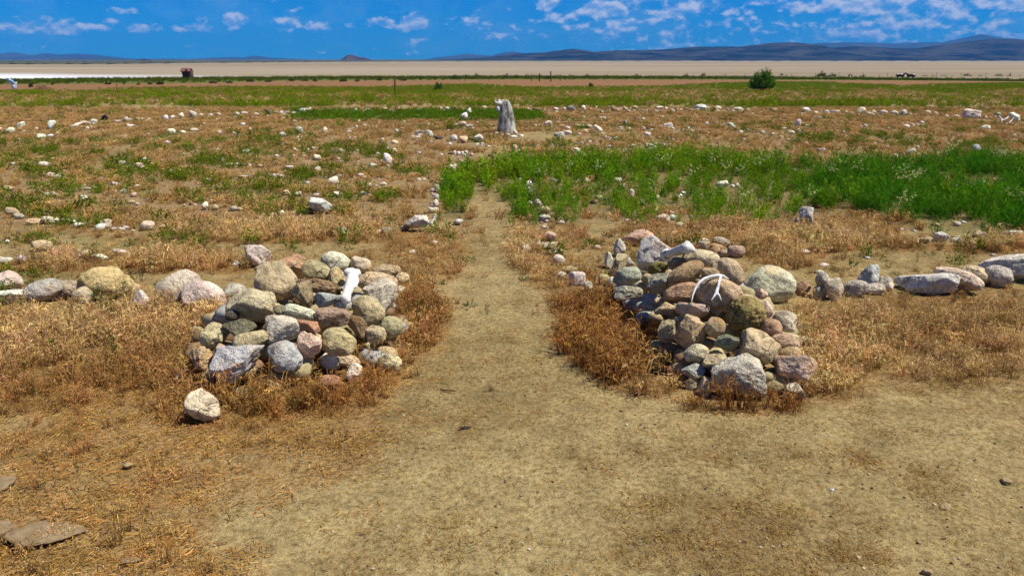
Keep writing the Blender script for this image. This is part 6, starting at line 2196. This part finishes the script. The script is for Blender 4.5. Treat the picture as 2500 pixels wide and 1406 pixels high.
def build_green():
    FL = Proto()
    for _ in range(16):
        a_, q_ = RNG.uniform(0, 6.283), .12 * math.sqrt(RNG.uniform())
        c_ = np.array([math.cos(a_) * q_, math.sin(a_) * q_, RNG.uniform(.20, .33)])
        FL.ribbon([c_ * np.array([.6, .6, 0]), c_], [.003, .002], [(.08, .15, .01)] * 2)
        for _k in range(4):
            FL.leaf(c_ + RNG.normal(size=3) * .006, RNG.normal(size=3) + np.array([0, 0, .6]), .022, .016, (.55, .52, .20))
    G1, G2 = (.060, .165, .004), (.150, .270, .008)
    D1, D2 = (.050, .070, .012), (.095, .120, .026)
    pr = [green_weed(9, .34, .10, G1, G2, .045, 26) for _ in range(4)] + [green_weed(6, .28, .07, (.09, .18, .005), (.22, .31, .012), .04, 18) for _ in range(3)] + \
         [green_weed(12, .30, .16, (.030, .125, .004), (.075, .210, .006), .05, 26, 1.4, .12) for _ in range(3)] + \
         [green_weed(3, .26, .06, D1, D2, .035, 22) for _ in range(3)] + [rosette(26, .07, (.05, .085, .015), (.12, .16, .035)) for _ in range(3)] + \
         [green_weed(10, .16, .16, (.075, .13, .005), (.17, .21, .012), .045, 12, .8, .3) for _ in range(3)] + \
         [green_weed(10, .36, .34, (.085, .150, .004), (.18, .235, .008), .15, 12, 1.5, .16) for _ in range(3)] + [FL]
    X, Y, I, S, T = [], [], [], [], []

    def emit(x, y, keep, idx, s, base=(1, 1, 1), lo=.75, hi=1.25):
        X.append(x[keep]); Y.append(y[keep]); I.append(idx[keep]); S.append(s[keep])
        T.append(tints(keep.sum(), lo, hi, .07, base))
    # the tall green patch
    x, y = sample(7.0, 16, 80)
    z = zones(x, y)
    dense = sstep(1850, 2050, z['px'])
    topb = sstep(60, 15, z['py'] - np.interp(z['px'], *GREEN_TOP))
    gap = sstep(-.42, .12, z['n1'] * .8 + .9 * z['n3'] + .35 * z['n2'])
    d = z['green'] * gap * (.62 + .38 * np.maximum(dense, topb * .8))
    d = np.maximum(d, .95 * z['green'] * blob(z['px'], z['py'], [(1108, 488, 42, 48, 1), (1265, 505, 48, 42, 1), (1395, 520, 40, 26, .8), (1290, 420, 140, 22, .9), (1570, 520, 40, 36, .8), (1830, 545, 70, 28, .8)]))
    keep = (RNG.uniform(size=len(x)) < d) & clear_of_stones(x, y, .8, True)
    idx = np.where(RNG.uniform(size=len(x)) < dense * .8 + .15 * topb, RNG.integers(7, 10, len(x)), RNG.integers(0, 7, len(x)))
    s = RNG.uniform(.50, .95, len(x)) * (.75 + .35 * np.maximum(topb, dense * .7))
    vn = fbm2(x, y, 1.5, 71, 3)
    yel = np.clip(.55 + 1.4 * vn - .38 * dense, 0, 1)[:, None]
    emit(x, y, keep, idx, s * (1 + .35 * fbm2(x, y, 1.9, 73, 2)))
    T[-1] = T[-1] * ((1 - yel) * np.array([[1.2, 1.2, .8]]) + yel * np.array([[1.95, 1.45, 1.0]]))[keep]
    kf = keep & (RNG.uniform(size=len(x)) < .07 * sstep(.05, .5, fbm2(x, y, .9, 81, 2)) + .012)
    emit(x, y, kf, np.full(len(x), 22), RNG.uniform(.7, 1.1, len(x)))
    # low green weeds over the left field and the verges
    x, y = sample(5.5, 30, 46)
    z = zones(x, y)
    sm_ = sstep(-.2, .45, z['n1'] + .8 * z['n3'])
    d = 1.0 * z['low'] * (.35 + .65 * sm_) + .10 * sm_ * sstep(700, 640, z['py']) * sstep(250, 275, z['py']) * (1 - z['path'])
    d = np.maximum(d, .40 * sstep(-.30, .35, z['n2'] + .8 * z['n1']) * sstep(1060, 1000, z['px']) * sstep(335, 350, z['py']) * sstep(600, 520, z['py']) * (.4 + .6 * sm_))
    d = d * (1 - z['strip'])
    keep = RNG.uniform(size=len(x)) < d
    emit(x, y, keep, np.where(y < 9, RNG.integers(13, 19, len(x)), RNG.integers(16, 19, len(x))), RNG.uniform(.4, 1.0, len(x)), (1.2, 1.1, .9))
    # weeds scattered near the path and before the left row
    x, y = sample(3.4, 8, 9)
    z = zones(x, y)
    d = .35 * sstep(860, 760, z['py']) + .25 * blob(z['px'], z['py'], [(200, 800, 260, 160, 1)])
    keep = RNG.uniform(size=len(x)) < d
    emit(x, y, keep, RNG.integers(13, 16, len(x)), RNG.uniform(.5, 1.0, len(x)), (.9, .9, .9))
    wl = [(225, 745, 1.1), (245, 760, 1.2), (268, 750, 1.3), (290, 755, 1.2), (205, 770, 1.0), (315, 728, 1.1), (335, 745, .9), (50, 735, 1.1), (40, 745, 1.0), (20, 775, 1.2), (165, 835, 1.0), (175, 825, .9), (285, 845, 1.1), (292, 870, 1.0), (362, 840, .9), (280, 905, .8), (132, 875, .9), (375, 870, .8),
          (48, 975, .7), (85, 960, .6), (1015, 800, 1.2), (1022, 790, 1.1), (345, 690, .9), (330, 690, .9), (455, 930, .8), (1190, 770, .5), (105, 1190, .5), (195, 1150, .5), (1860, 630, 1.2), (1880, 625, 1.0), (2080, 660, .8), (2240, 640, .6), (2165, 660, .7), (200, 795, 1.1), (260, 785, 1.2), (300, 800, 1.1)]
    P = [on_plane(a, b, 0) for a, b, c in wl]
    x, y = np.array([p.x for p in P]), np.array([p.y for p in P])
    emit(x, y, np.ones(len(x), bool), RNG.integers(10, 13, len(x)), np.array([c for a, b, c in wl]) * .62)
    # bright grass strip before the far row and the bands beyond it
    x, y = sample(22, 36, 26)
    z = zones(x, y)
    keep = (RNG.uniform(size=len(x)) < z['strip'] * 1.0) & clear_of_stones(x, y)
    emit(x, y, keep, RNG.integers(19, 22, len(x)), RNG.uniform(.22, .42, len(x)), (1.0, 1.15, .6))
    x, y = sample(26, 64, 17)
    z = zones(x, y)
    keep = RNG.uniform(size=len(x)) < z['far_g'] * .95 + .10 * sstep(263, 258, z['py']) * (1 - z['red']) * (1 - z['scrub'])
    keep &= clear_of_stones(x, y)
    lightn = 1 + .3 * sstep(-.2, .5, z['n2'])
    emit(x, y, keep, RNG.integers(19, 22, len(x)), RNG.uniform(.28, .62, len(x)) * (1 - .55 * sstep(30, 55, y)), (1.65, 1.4, .8))
    # grey-green pale weeds at the far edge of the grass
    x, y = sample(38, 60, 12)
    z = zones(x, y)
    d = blob(z['px'], z['py'], [(620, 220, 330, 6, .9), (1100, 221, 140, 5, .7), (1060, 226, 100, 4, .5), (1280, 219, 60, 4, .5)])
    keep = RNG.uniform(size=len(x)) < d
    emit(x, y, keep, RNG.integers(19, 22, len(x)), RNG.uniform(.22, .38, len(x)), (1.9, 1.25, 18.0))
    # scrub along the shore beyond the dirt
    x, y = sample(55, 150, 1.7)
    z = zones(x, y)
    hp = on_ground(461, 200.5)
    keep = (RNG.uniform(size=len(x)) < z['scrub'] * .7) & ~((np.abs(x - hp.x) < .9) & (y < hp.y + .6))
    emit(x, y, keep, RNG.integers(19, 22, len(x)), RNG.uniform(.35, .8, len(x)), (.85, .75, .9), .6, 1.3)
    X, Y, I, S, T = [np.concatenate(q) for q in (X, Y, I, S, T)]
    scatter('green_weeds', 'green weeds and grass growing in patches and bands across the field', 'green weeds', pr, bumps(X, Y), I, S, T, M_GREEN)


build_green()


# ------------------------------------------------------------------ mud crusts, clods, sticks in the foreground
def crust(px, py, w, h, rot, th, label, name='mud_crust', col=(.34, .27, .18), lift=.03, tip=.12, seed=1):
    p = on_plane(px, py, 0)
    d = depth_of(p)
    s = d / FOC
    a, b = w / 2 * s, h / 2 * s / max(.3, (CAMH / d))
    rg = np.random.default_rng(seed)
    n = 44
    ang = np.linspace(0, 2 * math.pi, n, endpoint=False)
    off = rg.uniform(0, 40)
    rr = 1 + .24 * noise3(np.stack([np.cos(ang) * 1.8 + off, np.sin(ang) * 1.8, ang * 0], 1), 3) + .11 * noise3(np.stack([np.cos(ang) * 5 + off, np.sin(ang) * 5, ang * 0], 1), 4)
    V, F = [], []
    for ring, (k, z) in enumerate(((0, 1.0), (.35, 1.02), (.7, .98), (.95, .9), (1.0, .55), (.93, .0), (.5, -.1))):
        for i in range(n):
            V.append((a * rr[i] * k * math.cos(ang[i]), b * rr[i] * k * math.sin(ang[i]), th * z + (th * .25 * float(noise3(np.array([[V_ * 9 for V_ in (a * k * math.cos(ang[i]), b * k * math.sin(ang[i]), off)]]), 8)[0]) if z > .5 else 0)))
    for j in range(6):
        for i in range(n):
            F.append((j * n + i, j * n + (i + 1) % n, (j + 1) * n + (i + 1) % n, (j + 1) * n + i)[::-1])
    mb = MB()
    mb.add(V, F)
    m = bpy.data.materials.get('grey_mud') or plain_mat('grey_mud', (.245, .175, .095), .95, 1, 30, (.15, .105, .052), .9)
    o = link(name, mb.mesh(name, m, False), loc=(p.x, p.y, lift))
    o.rotation_euler = (tip * .6, tip, R(rot))
    return tag(o, label, 'mud crust' if name == 'mud_crust' else 'clod')


crust(108, 1312, 165, 56, 14, .013, 'large grey slab of cracked mud crust at the bottom left', lift=.012, tip=.07, seed=2)
crust(8, 1300, 50, 40, 20, .016, 'grey mud crust cut off by the left edge beside the large slab', lift=.012, tip=.07, seed=3)
crust(12, 1186, 44, 34, 20, .014, 'smaller grey mud crust at the left edge above the large slab', lift=.008, tip=.05, seed=4)
crust(320, 1372, 42, 12, 12, .008, 'small pale mud flake right of the large mud slab', lift=.004, tip=.05, seed=5)
def clod(px, py, w, h, label, seed, col):
    p = on_plane(px, py, 0)
    k = depth_of(p) / FOC
    V, f = rock_verts(seed, 'rough', 3)
    m = bpy.data.materials.get('dry_clod') or plain_mat('dry_clod', (.36, .26, .13), .95, 1, 60, (.22, .15, .07), .7)
    o = link('clod', mesh_np('clod', V * np.array([w / 2 * k, w * .36 * k, h * .42 * k]), f, m), loc=(p.x, p.y, h * .2 * k))
    o.rotation_euler = (0, .1, seed)
    tag(o, label, 'clod')


clod(311, 1139, 26, 20, 'dark grey clod in the dry litter at the left', 6, 0)
clod(2308, 1242, 34, 20, 'thin clod with a dark edge in the lower right dirt', 7, 0)
clod(2455, 1178, 30, 16, 'small clod near the right edge of the dirt', 8, 0)
clod(2262, 1398, 26, 20, 'clod cut off by the bottom edge at the right', 9, 0)
clod(2295, 790, 38, 24, 'greyish clod in the dry grass right of the right cairn', 10, 0)


def stick(name, pts, r, col, label, z=.008):
    P = [on_plane(x, y, z + dz) for x, y, dz in pts]
    mb = MB()
    mb.tube(P, [r * (1 - .5 * i / len(P)) for i in range(len(P))], 6)
    m = plain_mat(name + '_bark', col, .9, 1, 60)
    tag(mb.build(name, m), label, 'stick')


stick('stick', [(1122, 1046, 0), (1135, 1042, .006), (1150, 1043, .004)], .007, (.07, .05, .035), 'short dark stick on the bare path before the cairns')
stick('twig', [(1075, 950, 0), (1095, 953, .004), (1114, 954, .004)], .004, (.06, .035, .02), 'thin dark twig on the path right of the left cairn')
stick('twig', [(1985, 745, .02), (2010, 775, .05), (2018, 800, .02)], .003, (.55, .40, .2), 'pale bent straw stalk right of the very large grey boulder')
stick('twig', [(600, 990, 0), (612, 980, .01), (625, 968, .02)], .003, (.55, .40, .2), 'pale straw stalk lying before the left cairn')
q = link('pebble', mesh_np('pebble', rock_verts(90, 'angular', 2)[0] * np.array([.011, .008, .006]), rock_verts(90, 'angular', 2)[1], M_STONE), loc=on_plane(2032, 1195, .005))
q.color = (.8, .8, .82, 1)
tag(q, 'bright white chip lying on the bare dirt at the lower right', 'pebble')
